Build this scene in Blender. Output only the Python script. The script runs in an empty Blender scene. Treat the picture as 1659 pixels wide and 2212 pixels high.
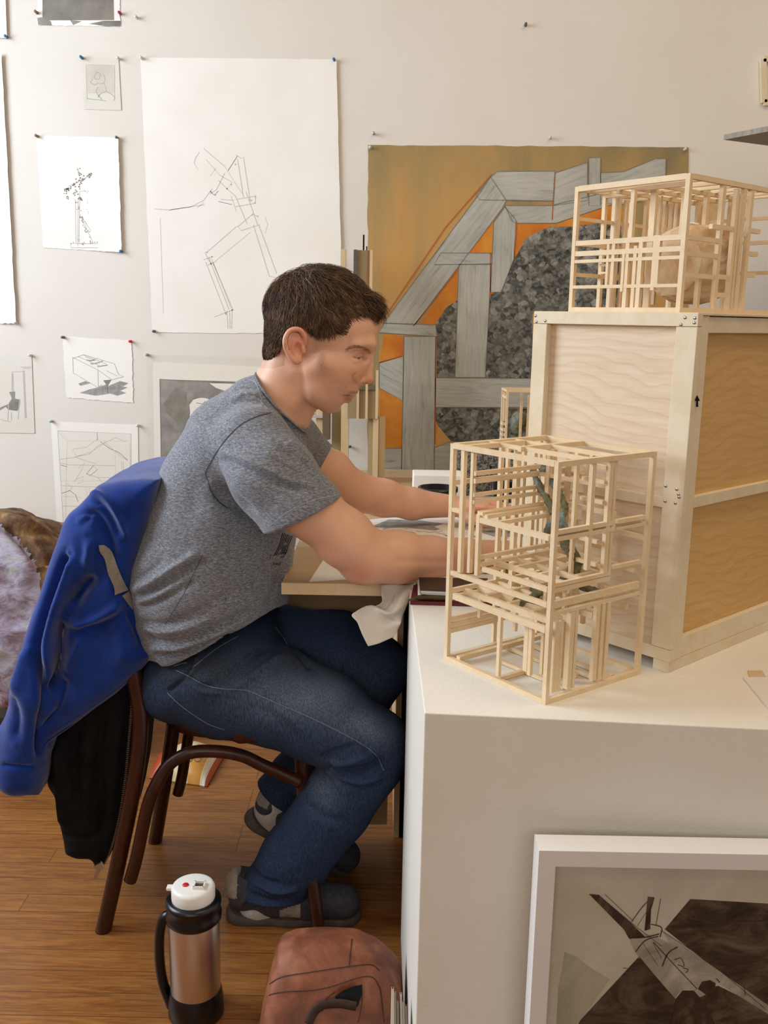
import bpy, bmesh, math, random
import numpy as np
from mathutils import Vector, Matrix
from mathutils.bvhtree import BVHTree
random.seed(7); rng=np.random.default_rng(7)
S=bpy.context.scene; COL=S.collection
# ---------------------------------------------------------------- camera
H=1.2; FPX=2033.0; PIT=math.radians(11.65); ROL=math.radians(1.03)
cp,sp=math.cos(PIT),math.sin(PIT); cr,sr=math.cos(ROL),math.sin(ROL)
Fw=np.array([0,cp,-sp]); Uu=np.array([0,sp,cp]); Rr=np.array([1.,0,0])
Xc=cr*Rr+sr*Uu; Yc=-sr*Rr+cr*Uu; CAM=np.array([0,0,H])
cd=bpy.data.cameras.new('camera'); cam=bpy.data.objects.new('camera',cd); COL.objects.link(cam)
cd.sensor_fit='VERTICAL'; cd.sensor_height=36; cd.sensor_width=27; cd.lens=FPX/2212*36; cd.clip_start=.05
M=Matrix.Identity(4)
for i in range(3):
    M[i][0]=Xc[i]; M[i][1]=Yc[i]; M[i][2]=-Fw[i]; M[i][3]=CAM[i]
cam.matrix_world=M; S.camera=cam
def ray(px,py): return Fw+(px-829.5)/FPX*Xc-(py-1106)/FPX*Yc
def at(px,py,y=None,z=None):
    d=ray(px,py); t=y/d[1] if y is not None else (z-H)/d[2]
    return CAM+d*t
def proj(V):
    d=np.asarray(V)-CAM; w=d@Fw
    return np.stack([829.5+FPX*(d@Xc)/w,1106-FPX*(d@Yc)/w],-1)
def sc(p): return float((np.asarray(p)-CAM)@Fw)/FPX      # metres per pixel at p
# ---------------------------------------------------------------- world, lights, exposure
W=bpy.data.worlds.new('world'); S.world=W; W.use_nodes=True
W.node_tree.nodes['Background'].inputs[0].default_value=(1,.86,.72,1); W.node_tree.nodes['Background'].inputs[1].default_value=.0
def area(name,loc,aim,sx,sy,power,col):
    l=bpy.data.lights.new(name,'AREA'); l.shape='RECTANGLE'; l.size=sx; l.size_y=sy; l.energy=power; l.color=col
    o=bpy.data.objects.new(name,l); COL.objects.link(o); o.location=loc
    o.rotation_euler=(Vector(aim)-Vector(loc)).to_track_quat('-Z','Y').to_euler(); return o
area('window_daylight',(-2.36,1.70,1.95),(0,1.55,1.1),1.4,1.45,68,(.78,.89,1.0))
area('front_fill',(-.2,-2.3,2.1),(.1,2.2,.9),2.8,1.2,25,(1.0,.96,.92))  # added fill from behind the camera; no window is built there
area('ceiling_light',(1.0,1.0,3.02),(.7,1.6,0),1.6,.8,17,(1.0,.78,.52))
area('ceiling_light',(-1.2,-.6,3.02),(-.8,.8,0),1.6,.8,9,(1.0,.84,.64))
S.view_settings.view_transform='Standard'; S.view_settings.look='None'; S.view_settings.gamma=1
S.view_settings.use_curve_mapping=False; S.view_settings.exposure=0.27
# ---------------------------------------------------------------- materials
def lin(c):
    if isinstance(c,str): c=[int(c[i:i+2],16)/255 for i in (0,2,4)]
    return tuple((x/12.92 if x<=.04045 else ((x+.055)/1.055)**2.4) for x in c)+(1,)
class NT:
    def __init__(s,name):
        s.m=bpy.data.materials.new(name); s.m.use_nodes=True; s.t=s.m.node_tree; s.b=s.t.nodes['Principled BSDF']
    def n(s,t,**k):
        o=s.t.nodes.new(t)
        for a,v in k.items():
            if a[0]=='_': o.inputs[a[1:].replace('_',' ')].default_value=v
            else: setattr(o,a,v)
        return o
    def l(s,a,b): s.t.links.new(a,b)
    def coord(s,kind='Object',scale=(1,1,1),rot=(0,0,0)):
        if kind=='UV': c=s.n('ShaderNodeUVMap').outputs[0]
        else: c=s.n('ShaderNodeTexCoord').outputs[kind]
        m=s.n('ShaderNodeMapping'); m.inputs['Scale'].default_value=scale; m.inputs['Rotation'].default_value=rot
        s.l(c,m.inputs[0]); return m.outputs[0]
    def noise(s,co,scale,detail=4,rough=.55,dist=0):
        o=s.n('ShaderNodeTexNoise'); o.inputs['Scale'].default_value=scale; o.inputs['Detail'].default_value=detail
        o.inputs['Roughness'].default_value=rough; o.inputs['Distortion'].default_value=dist; s.l(co,o.inputs['Vector']); return o.outputs[0]
    def ramp(s,fac,stops):
        r=s.n('ShaderNodeValToRGB'); e=r.color_ramp.elements
        while len(e)<len(stops): e.new(.5)
        for i,(p,c) in enumerate(stops): e[i].position=p; e[i].color=lin(c)
        s.l(fac,r.inputs[0]); return r.outputs[0]
    def mix(s,fac,a,b,mode='MIX'):
        m=s.n('ShaderNodeMix'); m.data_type='RGBA'; m.blend_type=mode
        for v,i in ((fac,0),(a,6),(b,7)):
            if isinstance(v,(int,float)): m.inputs[i].default_value=v
            elif isinstance(v,(str,tuple)): m.inputs[i].default_value=lin(v)
            else: s.l(v,m.inputs[i])
        return m.outputs[2]
    def bump(s,h,strength,dist=.002):
        b=s.n('ShaderNodeBump'); b.inputs['Strength'].default_value=strength; b.inputs['Distance'].default_value=dist
        s.l(h,b.inputs['Height']); 
        if s.b.inputs['Normal'].links: s.l(s.b.inputs['Normal'].links[0].from_socket,b.inputs['Normal'])
        s.l(b.outputs[0],s.b.inputs['Normal'])
    def base(s,c):
        if isinstance(c,(str,tuple)): s.b.inputs['Base Color'].default_value=lin(c)
        else: s.l(c,s.b.inputs['Base Color'])
def mat(name,c1,c2=None,scale=20,stretch=(1,1,1),rough=.6,bump=0,bd=.002,metal=0,kind='Object',lo=.35,hi=.65,spec=.5,rot=(0,0,0),bscale=None,alpha=1,detail=4,sheen=0):
    t=NT(name); co=t.coord(kind,stretch,rot) if (c2 or bump) else None
    if c2: t.base(t.ramp(t.noise(co,scale,detail),[(lo,c1),(hi,c2)]))
    else: t.base(c1)
    if bump: t.bump(t.noise(co,bscale or scale,detail),bump,bd)
    t.b.inputs['Roughness'].default_value=rough; t.b.inputs['Metallic'].default_value=metal; t.b.inputs['Specular IOR Level'].default_value=spec
    if sheen: t.b.inputs['Sheen Weight'].default_value=sheen
    if alpha<1: t.b.inputs['Alpha'].default_value=alpha
    return t.m
def multi(name,stops,scale,rough=.8,bump=.3,bd=.003,stretch=(1,1,1),kind='Object',vor=0,detail=6,dist=0,rot=(0,0,0)):
    t=NT(name); co=t.coord(kind,stretch,rot); f=t.noise(co,scale,detail,.65,dist)
    c=t.ramp(f,stops)
    if vor:
        v=t.n('ShaderNodeTexVoronoi',feature='F1'); v.inputs['Scale'].default_value=vor
        wn=t.n('ShaderNodeTexNoise'); wn.inputs['Scale'].default_value=vor*.7; t.l(co,wn.inputs['Vector'])
        ad=t.n('ShaderNodeVectorMath',operation='MULTIPLY_ADD'); ad.inputs[1].default_value=(.6/vor*2,)*3; t.l(wn.outputs[1],ad.inputs[0]); t.l(co,ad.inputs[2]); t.l(ad.outputs[0],v.inputs['Vector'])
        vc=t.n('ShaderNodeSeparateColor'); t.l(v.outputs['Color'],vc.inputs[0])
        c=t.mix(.7,c,t.ramp(vc.outputs[0],[(0,'262622'),(.45,'5a5a55'),(.8,'8d8d86'),(1,'b9b9b0')]),'MIX') if vor>0 else c
        ve=t.n('ShaderNodeTexVoronoi',feature='DISTANCE_TO_EDGE'); ve.inputs['Scale'].default_value=vor; t.l(ad.outputs[0],ve.inputs['Vector'])
        c=t.mix(t.ramp(ve.outputs[0],[(0,'a0a0a0'),(.08,'000000')]),c,'2a2924')
    t.base(c)
    if bump: t.bump(f,bump,bd)
    t.b.inputs['Roughness'].default_value=rough; return t.m
MAT={}
MAT['wall']=mat('wall_paint','e2dbd1','e6e0d7',3,rough=.85,bump=.25,bscale=160,bd=.0006,spec=.2)
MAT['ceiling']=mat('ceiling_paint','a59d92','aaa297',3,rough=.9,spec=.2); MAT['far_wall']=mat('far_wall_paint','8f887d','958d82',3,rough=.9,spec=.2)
MAT['plaster']=mat('plinth_paint','e7e1d5','ebe6dc',5,rough=.75,bump=.6,bscale=220,bd=.0008,spec=.25)
MAT['paper']=mat('drawing_paper','f3eee6','f8f4ee',6,rough=.9,bump=.2,bscale=300,bd=.0004,spec=.1)
MAT['paper2']=mat('cream_paper','e9e3d8','efe9de',6,rough=.9,bump=.2,bscale=300,bd=.0004,spec=.1)
MAT['vellum']=mat('vellum','dcd6ca','e2dcd2',9,rough=.6,spec=.2)
MAT['vellum_hang']=mat('hanging_vellum','cbc0b4','d8cfc4',14,rough=.55,spec=.3,bump=.3,bd=.001)
MAT['pencil']=mat('pencil_line','bebbb6',rough=.9); MAT['pencil_faint']=mat('faint_pencil','d6d2cc',rough=.9)
MAT['ink']=mat('ink_line','7a7672',rough=.9); MAT['shade']=mat('graphite_shading','aeaba8','8f8c8a',60,rough=.9)
MAT['wash']=mat('grey_ink_wash','7d776e','908a80',22,rough=.9); MAT['wash_soft']=mat('soft_ink_wash','a09c95','77736d',14,rough=.9)
def woodmat(name,a,b,c,sc1=14,stretch=(1,1,9),rough=.5,kind='Object',wave=0,rot=(0,0,0),spec=.4):
    t=NT(name); co=t.coord(kind,stretch,rot); f=t.noise(co,sc1,5,.6,.6); g=t.noise(co,sc1*6,3,.7)
    col=t.mix(.3,t.ramp(f,[(.3,a),(.55,b),(.75,c)]),t.ramp(g,[(.3,a),(.7,c)]))
    t.base(col); t.b.inputs['Roughness'].default_value=rough; t.b.inputs['Specular IOR Level'].default_value=spec; t.bump(g,.15,.0004); return t.m
MAT['stick']=woodmat('basswood','dfc39a','e8cfa9','eed9b8',30,(1,1,1),.6)
MAT['frame_wood']=woodmat('crate_batten','dac6a2','e4d4b6','ece0cb',12,(1,1,1),.6)
MAT['chair']=woodmat('chair_walnut','24100a','3b1b0e','522914',26,(1,1,.25),.32)
MAT['desk']=woodmat('desk_oak_laminate','b8966a','c4a377','cdae84',10,(.35,4,4),.45)
def plymat(name,a,b,line,st=1.0,lay=False):
    t=NT(name); co=t.coord('Object',(1,1,1)); n=t.n('ShaderNodeTexNoise'); n.inputs['Scale'].default_value=5.5; n.inputs['Detail'].default_value=2; t.l(co,n.inputs['Vector'])
    s=t.n('ShaderNodeSeparateXYZ'); t.l(co,s.inputs[0])
    m=t.n('ShaderNodeMath',operation='MULTIPLY_ADD'); t.l(n.outputs[0],m.inputs[0]); m.inputs[1].default_value=.12; t.l(s.outputs['Z'],m.inputs[2])
    f=t.n('ShaderNodeMath',operation='MULTIPLY'); t.l(m.outputs[0],f.inputs[0]); f.inputs[1].default_value=64
    fr=t.n('ShaderNodeMath',operation='FRACT'); t.l(f.outputs[0],fr.inputs[0])
    g=t.noise(t.coord('Object',(1,1,14)),14,3)
    c=t.mix(t.ramp(fr.outputs[0],[(.0,'a0a0a0'),(.10,'202020'),(.25,'000000'),(.6,'000000'),(1,'707070')]),t.ramp(g,[(.3,a),(.7,b)]),line)
    t.base(c); t.b.inputs['Roughness'].default_value=.5; t.b.inputs['Specular IOR Level'].default_value=.3; return t.m
MAT['ply']=plymat('birch_plywood','dcc4a6','e6d2b8','ae8c68')
MAT['ply_shaded']=plymat('shaded_plywood','cfa566','daB276'.lower(),'a87e48')  # shaded copy of the birch plywood, warm shade put into the colour
def floormat():
    t=NT('oak_floorboards'); co=t.coord('Object',(1,1,1)); b=t.n('ShaderNodeTexBrick'); b.offset=.37; b.offset_frequency=3
    b.inputs['Scale'].default_value=1; b.inputs['Mortar Size'].default_value=.0013; b.inputs['Brick Width'].default_value=1.1; b.inputs['Row Height'].default_value=.058
    b.inputs['Color1'].default_value=(0,0,0,1); b.inputs['Color2'].default_value=(1,1,1,1); b.inputs['Mortar'].default_value=(.5,.5,.5,1); b.inputs['Mortar Smooth'].default_value=.2
    t.l(co,b.inputs['Vector'])
    board=t.ramp(b.outputs['Color'],[(0,'6b3c1a'),(.4,'8a5627'),(.75,'a56c35'),(1,'784520')])
    c2=t.coord('Object',(1.3,16,1)); vm=t.n('ShaderNodeVectorMath',operation='MULTIPLY_ADD'); vm.inputs[1].default_value=(7,3,5); t.l(b.outputs['Color'],vm.inputs[0]); t.l(c2,vm.inputs[2])
    g=t.noise(vm.outputs[0],3.2,6,.65,1.6); g2=t.noise(vm.outputs[0],14,4,.7,.4)
    c=t.mix(.65,board,t.ramp(g,[(.25,'4d260e'),(.45,'824d21'),(.6,'a56b32'),(.8,'b97e42')]))
    c=t.mix(.35,c,t.ramp(g2,[(.3,'5c2f12'),(.7,'bd8446')]))
    c=t.mix(t.ramp(b.outputs['Fac'],[(0,'000000'),(1,'c0c0c0')]),c,'2a1509')
    st=t.noise(t.coord('Object'),9,3); c=t.mix(t.ramp(st,[(.70,'000000'),(.80,'808080')]),c,'6b6468')
    t.base(c); t.b.inputs['Roughness'].default_value=.38; t.b.inputs['Specular IOR Level'].default_value=.4; t.bump(b.outputs['Fac'],-.4,.001); t.bump(g2,.12,.0005); return t.m
MAT['floor']=floormat()
def attrmat(name,rough=.5,sss=0,bump=0,bs=300,spec=.4,bd=.0004):
    t=NT(name); a=t.n('ShaderNodeVertexColor'); a.layer_name='Col'
    co=t.coord('Object'); n=t.noise(co,45,4); c=t.mix(.06,a.outputs[0],t.ramp(n,[(.3,'a86a4c'),(.7,'e8b894')]))
    t.base(c); t.b.inputs['Roughness'].default_value=rough; t.b.inputs['Specular IOR Level'].default_value=spec
    if sss: t.b.inputs['Subsurface Weight'].default_value=sss; t.b.inputs['Subsurface Radius'].default_value=(1,.35,.2); t.b.inputs['Subsurface Scale'].default_value=.006
    if bump: t.bump(t.noise(co,bs,3),bump,bd)
    return t.m
MAT['skin']=attrmat('skin',.42,.12,.25)
def heather():
    t=NT('heather_grey_jersey'); co=t.coord('Object',(1,1,3.2),(0,.5,0)); n=t.noise(co,150,4,.8); n2=t.noise(t.coord('Object'),700,2)
    t.base(t.mix(.25,t.ramp(n,[(.36,'4a4c54'),(.5,'74767e'),(.64,'a3a5ab')]),t.ramp(n2,[(.4,'55575e'),(.6,'8d8f96')]))); t.bump(n2,.3,.0006)
    t.b.inputs['Roughness'].default_value=.9; t.b.inputs['Specular IOR Level'].default_value=.15; t.b.inputs['Sheen Weight'].default_value=.2; return t.m
MAT['shirt']=heather()
def denim():
    t=NT('blue_denim'); a=t.n('ShaderNodeVertexColor'); a.layer_name='Col'; co=t.coord('Object'); 
    n1=t.noise(t.coord('Object',(1,1,.12),(0,.6,0)),700,3); n2=t.noise(t.coord('Object',(1,1,.12),(0,-1.0,0)),600,3)
    c=t.mix(1.0,a.outputs[0],t.ramp(n1,[(.3,'a8a8a8'),(.7,'ffffff')]),'MULTIPLY'); c=t.mix(1.0,c,t.ramp(n2,[(.3,'b0b0b0'),(.7,'ffffff')]),'MULTIPLY')
    t.base(c); t.bump(n1,.3,.0005); t.b.inputs['Roughness'].default_value=.85; t.b.inputs['Specular IOR Level'].default_value=.2; return t.m
MAT['denim']=denim()
MAT['hair']=mat('brown_hair','4a3424','715239',60,rough=.6,spec=.3); MAT['hair_light']=mat('brown_hair_light','644832','84644a',60,rough=.5)
MAT['hair_dark']=mat('brown_hair_dark','20150f','33231a',60,rough=.5)
MAT['blue']=mat('blue_fleece','092972','0c3486',30,rough=.9,bump=.4,bscale=420,bd=.0008,spec=.15,sheen=.3)
MAT['blue_hem']=mat('blue_ribbing','0d3187','123c9b',30,rough=.9,spec=.15)
MAT['black']=mat('black_cotton','0b0b0d','141416',30,rough=.85,bump=.3,bscale=300,spec=.2)
MAT['grey_tape']=mat('grey_tape','7f766a','8b8275',120,rough=.8)
MAT['metal']=mat('brushed_steel','d6cdc6',None,rough=.34,metal=1); MAT['steel']=mat('screw_steel','b9b9bb',rough=.3,metal=1)
MAT['blackplastic']=mat('black_plastic','0c0c10',rough=.3); MAT['whiteplastic']=mat('white_plastic','ece8e2',rough=.4)
MAT['red']=mat('red_plastic','d0201c',rough=.4)
MAT['frame_white']=mat('white_lacquer','e9e5e2',rough=.5,spec=.3)
MAT['brass']=mat('gold_cardboard','8d7a55','a8966e',8,(1,1,.3),rough=.55); MAT['cardlight']=mat('pale_board','cfb489','dcc49c',20,(1,1,.2),rough=.7)
MAT['shoe']=mat('grey_suede','34333a','434248',90,rough=.9,bump=.4,bscale=400); MAT['sole']=mat('dark_rubber_sole','5e564c','4a433b',40,rough=.8)
MAT['shoe_grey']=mat('light_grey_suede','8b8378','9c948a',90,rough=.9); MAT['sock']=mat('white_sock','b7b1ad','c6c1bd',200,(1,1,.2),rough=.95,bump=.4)
# ---------------------------------------------------------------- object helpers
ORG={}
def tag(o,label=None,cat=None,group=None,kind=None):
    if label: o['label']=label
    if cat: o['category']=cat
    if group: o['group']=group
    if kind: o['kind']=kind
    return o
def thing(name,label,cat,loc,group=None):
    o=bpy.data.objects.new(name,None); COL.objects.link(o); o.location=tuple(map(float,loc)); o.empty_display_size=.02
    ORG[o.name]=np.array(loc,float); return tag(o,label,cat,group)
def link(name,me,mats,parent=None,smooth=False):
    if not isinstance(mats,(list,tuple)): mats=[mats]
    for m in mats: me.materials.append(MAT[m] if isinstance(m,str) else m)
    o=bpy.data.objects.new(name,me); COL.objects.link(o)
    if parent is not None:
        o.parent=parent; org=ORG[parent.name]; ORG[o.name]=org
    else:
        n=len(me.vertices); a=np.empty(n*3,np.float32); me.vertices.foreach_get('co',a); a=a.reshape(-1,3)
        org=np.array([a[:,0].mean(),a[:,1].mean(),a[:,2].min()]); ORG[o.name]=org; o.location=tuple(map(float,org))
    me.transform(Matrix.Translation(-Vector(org)))
    if smooth: me.shade_smooth()
    return o
def npmesh(V,Fc,name='m'):
    me=bpy.data.meshes.new(name); V=np.asarray(V,np.float32); Fc=np.asarray(Fc,np.int32); k=Fc.shape[1]
    me.vertices.add(len(V)); me.vertices.foreach_set('co',V.ravel()); me.loops.add(Fc.size); me.loops.foreach_set('vertex_index',Fc.ravel())
    me.polygons.add(len(Fc)); me.polygons.foreach_set('loop_start',np.arange(0,Fc.size,k,dtype=np.int32)); me.update(calc_edges=True); return me
class MB:
    def __init__(s): s.v=[]; s.f=[]; s.m=[]; s.uv=None
    def add(s,V,Fc,mi=0):
        n=len(s.v); s.v+= [tuple(map(float,p)) for p in V]; s.f+=[tuple(i+n for i in f) for f in Fc]; s.m+=[mi]*len(Fc)
    def box(s,c,ax,ay,az,mi=0):   # centre and three half-axis vectors
        c,ax,ay,az=map(np.array,(c,ax,ay,az)); V=[c+i*ax+j*ay+k*az for i in(-1,1) for j in(-1,1) for k in(-1,1)]
        s.add(V,[(0,1,3,2),(4,6,7,5),(0,4,5,1),(2,3,7,6),(0,2,6,4),(1,5,7,3)],mi)
    def abox(s,lo,hi,mi=0):
        lo=np.array(lo,float); hi=np.array(hi,float); h=(hi-lo)/2; s.box((lo+hi)/2,(h[0],0,0),(0,h[1],0),(0,0,h[2]),mi)
    def bar(s,p,q,w,t,up=(0,0,1),mi=0):
        p,q=np.array(p,float),np.array(q,float); d=q-p; L=np.linalg.norm(d); d=d/L; u=np.array(up,float)
        if abs(d@u)>.95: u=np.array([1.,.0,0])
        a=np.cross(d,u); a/=np.linalg.norm(a); b=np.cross(a,d); s.box((p+q)/2,d*L/2,a*w/2,b*t/2,mi)
    def tube(s,P,r,n=12,mi=0,cap=True,flat=1.0,up=(0,1,0)):
        P=[np.array(p,float) for p in P]; m=len(P); r=[r]*m if np.isscalar(r) else r; V=[]; pa=None
        for i,p in enumerate(P):
            d=P[min(i+1,m-1)]-P[max(i-1,0)]; d/=np.linalg.norm(d)+1e-12
            if pa is None:
                a=np.cross(d,np.array(up,float)); 
                if np.linalg.norm(a)<.1: a=np.cross(d,np.array([1.,0,0]))
            else: a=pa-d*(pa@d)
            a/=np.linalg.norm(a); pa=a; b=np.cross(d,a)
            for k in range(n):
                t=2*math.pi*k/n; V.append(p+r[i]*(math.cos(t)*a+flat*math.sin(t)*b))
        Fc=[(i*n+k,i*n+(k+1)%n,(i+1)*n+(k+1)%n,(i+1)*n+k) for i in range(m-1) for k in range(n)]
        if cap: Fc+= [tuple(range(n-1,-1,-1)),tuple(range((m-1)*n,m*n))]
        s.add(V,Fc,mi)
    def lathe(s,c,prof,n=40,mi=0,axis=(0,0,1),cap=False):
        c=np.array(c,float); ax=np.array(axis,float); ax/=np.linalg.norm(ax); a=np.cross(ax,(0,1,0)) if abs(ax[1])<.9 else np.cross(ax,(1,0,0)); a/=np.linalg.norm(a); b=np.cross(ax,a)
        V=[c+ax*z+r*(math.cos(2*math.pi*k/n)*a+math.sin(2*math.pi*k/n)*b) for r,z in prof for k in range(n)]
        Fc=[(i*n+k,(i+1)*n+k,(i+1)*n+(k+1)%n,i*n+(k+1)%n) for i in range(len(prof)-1) for k in range(n)]
        if cap: Fc+=[tuple(range(n)),tuple(range(len(prof)*n-1,(len(prof)-1)*n-1,-1))]
        s.add(V,Fc,mi)
    def prism(s,P,off,mi=0):
        P=[np.array(p,float) for p in P]; n=len(P); off=np.array(off,float)
        s.add(P+[p+off for p in P],[tuple(range(n)),tuple(range(2*n-1,n-1,-1))]+[(i,i+n,(i+1)%n+n,(i+1)%n) for i in range(n)],mi)
    def build(s,name,mats,parent=None,smooth=False,bevel=0):
        me=bpy.data.meshes.new(name); me.from_pydata(s.v,[],s.f); me.polygons.foreach_set('material_index',s.m)
        if s.uv:
            u=me.uv_layers.new(name='UVMap'); 
            for i,c in enumerate(s.uv): u.data[i].uv=c
        bm=bmesh.new(); bm.from_mesh(me); bmesh.ops.recalc_face_normals(bm,faces=bm.faces)
        if bevel: bmesh.ops.bevel(bm,geom=bm.edges[:],offset=bevel,segments=2,affect='EDGES',profile=.5)
        bm.to_mesh(me); bm.free()
        o=link(name,me,mats,parent,smooth)
        if smooth=='auto': me.set_sharp_from_angle(angle=math.radians(35))
        return o
def smoothpath(P,n=6):
    P=[np.array(p,float) for p in P]; out=[]
    for i in range(len(P)-1):
        p0=P[max(i-1,0)];p1=P[i];p2=P[i+1];p3=P[min(i+2,len(P)-1)]
        for k in range(n):
            t=k/n; out.append(.5*((2*p1)+(-p0+p2)*t+(2*p0-5*p1+4*p2-p3)*t*t+(-p0+3*p1-3*p2+p3)*t**3))
    out.append(P[-1]); return out
# ---------------------------------------------------------------- signed-distance sculpting
class Fld:
    def __init__(s,lo,hi,h):
        s.lo=np.array(lo,float); s.h=h; s.n=np.ceil((np.array(hi)-s.lo)/h).astype(int)+1; s.F=np.full(tuple(s.n),.05,np.float32)
        s.ax=[(s.lo[i]+h*np.arange(s.n[i])).astype(np.float32) for i in range(3)]
    def sub(s,lo,hi):
        a=np.clip(np.floor((np.array(lo)-s.lo)/s.h).astype(int),0,s.n); b=np.clip(np.ceil((np.array(hi)-s.lo)/s.h).astype(int)+1,0,s.n)
        sl=tuple(slice(a[i],b[i]) for i in range(3)); X=s.ax[0][sl[0]][:,None,None]; Y=s.ax[1][sl[1]][None,:,None]; Z=s.ax[2][sl[2]][None,None,:]
        return sl,X,Y,Z
    def op(s,sl,d,k,mode):
        A=s.F[sl]; d=d.astype(np.float32)
        if A.size==0: return
        if mode=='add': h=np.clip(.5+.5*(A-d)/k,0,1); s.F[sl]=A*(1-h)+d*h-k*h*(1-h)
        elif mode=='sub': d=-d; h=np.clip(.5-.5*(A-d)/k,0,1); s.F[sl]=A*(1-h)+d*h+k*h*(1-h)
        else: h=np.clip(.5-.5*(A-d)/k,0,1); s.F[sl]=A*(1-h)+d*h+k*h*(1-h)
    def cone(s,p,r1,q,r2,k=.01,ys=1.,mode='add'):   # ys: depth half-width / in-plane radius
        p=np.array(p,float); q=np.array(q,float); R=max(r1,r2); m=k+.012; e=np.array([R+m,R*ys+m*max(1,ys),R+m])
        sl,X,Y,Z=s.sub(np.minimum(p,q)-e,np.maximum(p,q)+e); w=1/ys
        bx,by,bz=q-p; by*=w; L=bx*bx+by*by+bz*bz+1e-12; x=X-p[0]; y=(Y-p[1])*w; z=Z-p[2]
        t=np.clip((x*bx+y*by+z*bz)/L,0,1); d=np.sqrt((x-t*bx)**2+(y-t*by)**2+(z-t*bz)**2)-(r1+t*(r2-r1))
        s.op(sl,d,k,mode)
    def ell(s,c,r,k=.01,rot=0.,mode='add',rz=0.):
        c=np.array(c,float); R=max(r)+k+.012; sl,X,Y,Z=s.sub(c-R,c+R); x=X-c[0]; y=Y-c[1]; z=Z-c[2]
        if rz: co,si=math.cos(rz),math.sin(rz); x,y=co*x+si*y,-si*x+co*y
        co,si=math.cos(rot),math.sin(rot); x,z=co*x+si*z,-si*x+co*z     # rot: angle of first axis above +x in the x-z plane
        k0=np.sqrt((x/r[0])**2+(y/r[1])**2+(z/r[2])**2); k1=np.sqrt((x/r[0]**2)**2+(y/r[1]**2)**2+(z/r[2]**2)**2)+1e-9
        s.op(sl,k0*(k0-1)/k1,k,mode)
    def poly(s,P,y0,y1,rnd=.01,k=.01,mode='add',shear=None):      # P: (x,z) outline extruded from y0 to y1
        P=np.array(P,float); m=k+.012; lo=(P[:,0].min()-m,y0-m,P[:,1].min()-m); hi=(P[:,0].max()+m,y1+m,P[:,1].max()+m)
        if mode=='int': lo=s.lo; hi=s.lo+s.h*s.n
        sl,X,Y,Z=s.sub(lo,hi); x=X[:,:,0]; x=X[:,0,:]; z=Z[0]; d=poly2(P,x+0*z,z+0*x)[:,None,:]; yy=np.abs(Y-(y0+y1)/2)-(y1-y0)/2
        a=d+rnd; b=yy+rnd; dd=np.minimum(np.maximum(a,b),0)+np.sqrt(np.maximum(a,0)**2+np.maximum(b,0)**2)-rnd
        s.op(sl,dd,k,mode)
    def mesh(s,smooth=2,lam=.5):
        F=s.F; neg=F<0; sh=F.shape; n=[a-1 for a in sh]
        def v(a,i,j,k): return a[i:i+n[0],j:j+n[1],k:k+n[2]]
        cnt=np.zeros(n,np.int8)
        for i in(0,1):
            for j in(0,1):
                for k in(0,1): cnt+=v(neg,i,j,k)
        I=np.argwhere((cnt>0)&(cnt<8)); idx=np.full(n,-1,np.int32); idx[I[:,0],I[:,1],I[:,2]]=np.arange(len(I))
        acc=np.zeros((len(I),3)); c=np.zeros(len(I))
        cor=[(i,j,k) for i in(0,1) for j in(0,1) for k in(0,1)]
        for a in cor:
            for b in cor:
                if b>a and sum(abs(a[q]-b[q]) for q in range(3))==1:
                    fa=F[I[:,0]+a[0],I[:,1]+a[1],I[:,2]+a[2]]; fb=F[I[:,0]+b[0],I[:,1]+b[1],I[:,2]+b[2]]; m=(fa<0)!=(fb<0)
                    t=np.where(m,fa/np.where(m,fa-fb,1),0)[:,None]; acc+=np.where(m[:,None],np.array(a)+t*(np.array(b)-np.array(a)),0); c+=m
        V=s.lo+s.h*(I+acc/c[:,None]); Q=[]
        for ax in range(3):
            o=[0,0,0]; o[ax]=1; A=neg[:sh[0]-o[0],:sh[1]-o[1],:sh[2]-o[2]]; B=neg[o[0]:,o[1]:,o[2]:]; E=np.argwhere(A!=B); u,w=[(1,2),(2,0),(0,1)][ax]
            E=E[(E[:,u]>0)&(E[:,w]>0)&(E[:,u]<n[u])&(E[:,w]<n[w])&(E[:,ax]<n[ax])]; fl=A[E[:,0],E[:,1],E[:,2]]
            def g(du,dw): e=E.copy(); e[:,u]-=du; e[:,w]-=dw; return idx[e[:,0],e[:,1],e[:,2]]
            q=np.stack([g(1,1),g(0,1),g(0,0),g(1,0)],1); q[~fl]=q[~fl][:,::-1]; Q.append(q)
        Q=np.concatenate(Q); Q=Q[(Q>=0).all(1)]; V=lap(V,Q,smooth,lam); return V,Q
def poly2(P,x,z):
    d=np.full(x.shape,1e9); s=np.ones(x.shape); n=len(P)
    for i in range(n):
        a=P[i]; b=P[i-1]; ex,ez=b-a; wx=x-a[0]; wz=z-a[1]; t=np.clip((wx*ex+wz*ez)/(ex*ex+ez*ez+1e-12),0,1)
        d=np.minimum(d,(wx-ex*t)**2+(wz-ez*t)**2); c1=z>=a[1]; c2=z<b[1]; c3=ex*wz>ez*wx
        s=np.where((c1&c2&c3)|(~c1&~c2&~c3),-s,s)
    return s*np.sqrt(d)
def lap(V,Q,it,lam):
    if it==0: return V
    E=np.concatenate([Q[:,[0,1]],Q[:,[1,2]],Q[:,[2,3]],Q[:,[3,0]]]); N=len(V); a=np.concatenate([E[:,0],E[:,1]]); b=np.concatenate([E[:,1],E[:,0]]); c=np.bincount(a,minlength=N).astype(float); c[c==0]=1
    for i in range(it):
        for L in ((lam,-lam*1.02) if lam<.49 else (lam,)):
            M=np.stack([np.bincount(a,V[b,k],minlength=N) for k in range(3)],1)/c[:,None]; V=V+L*(M-V)
    return V
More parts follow.
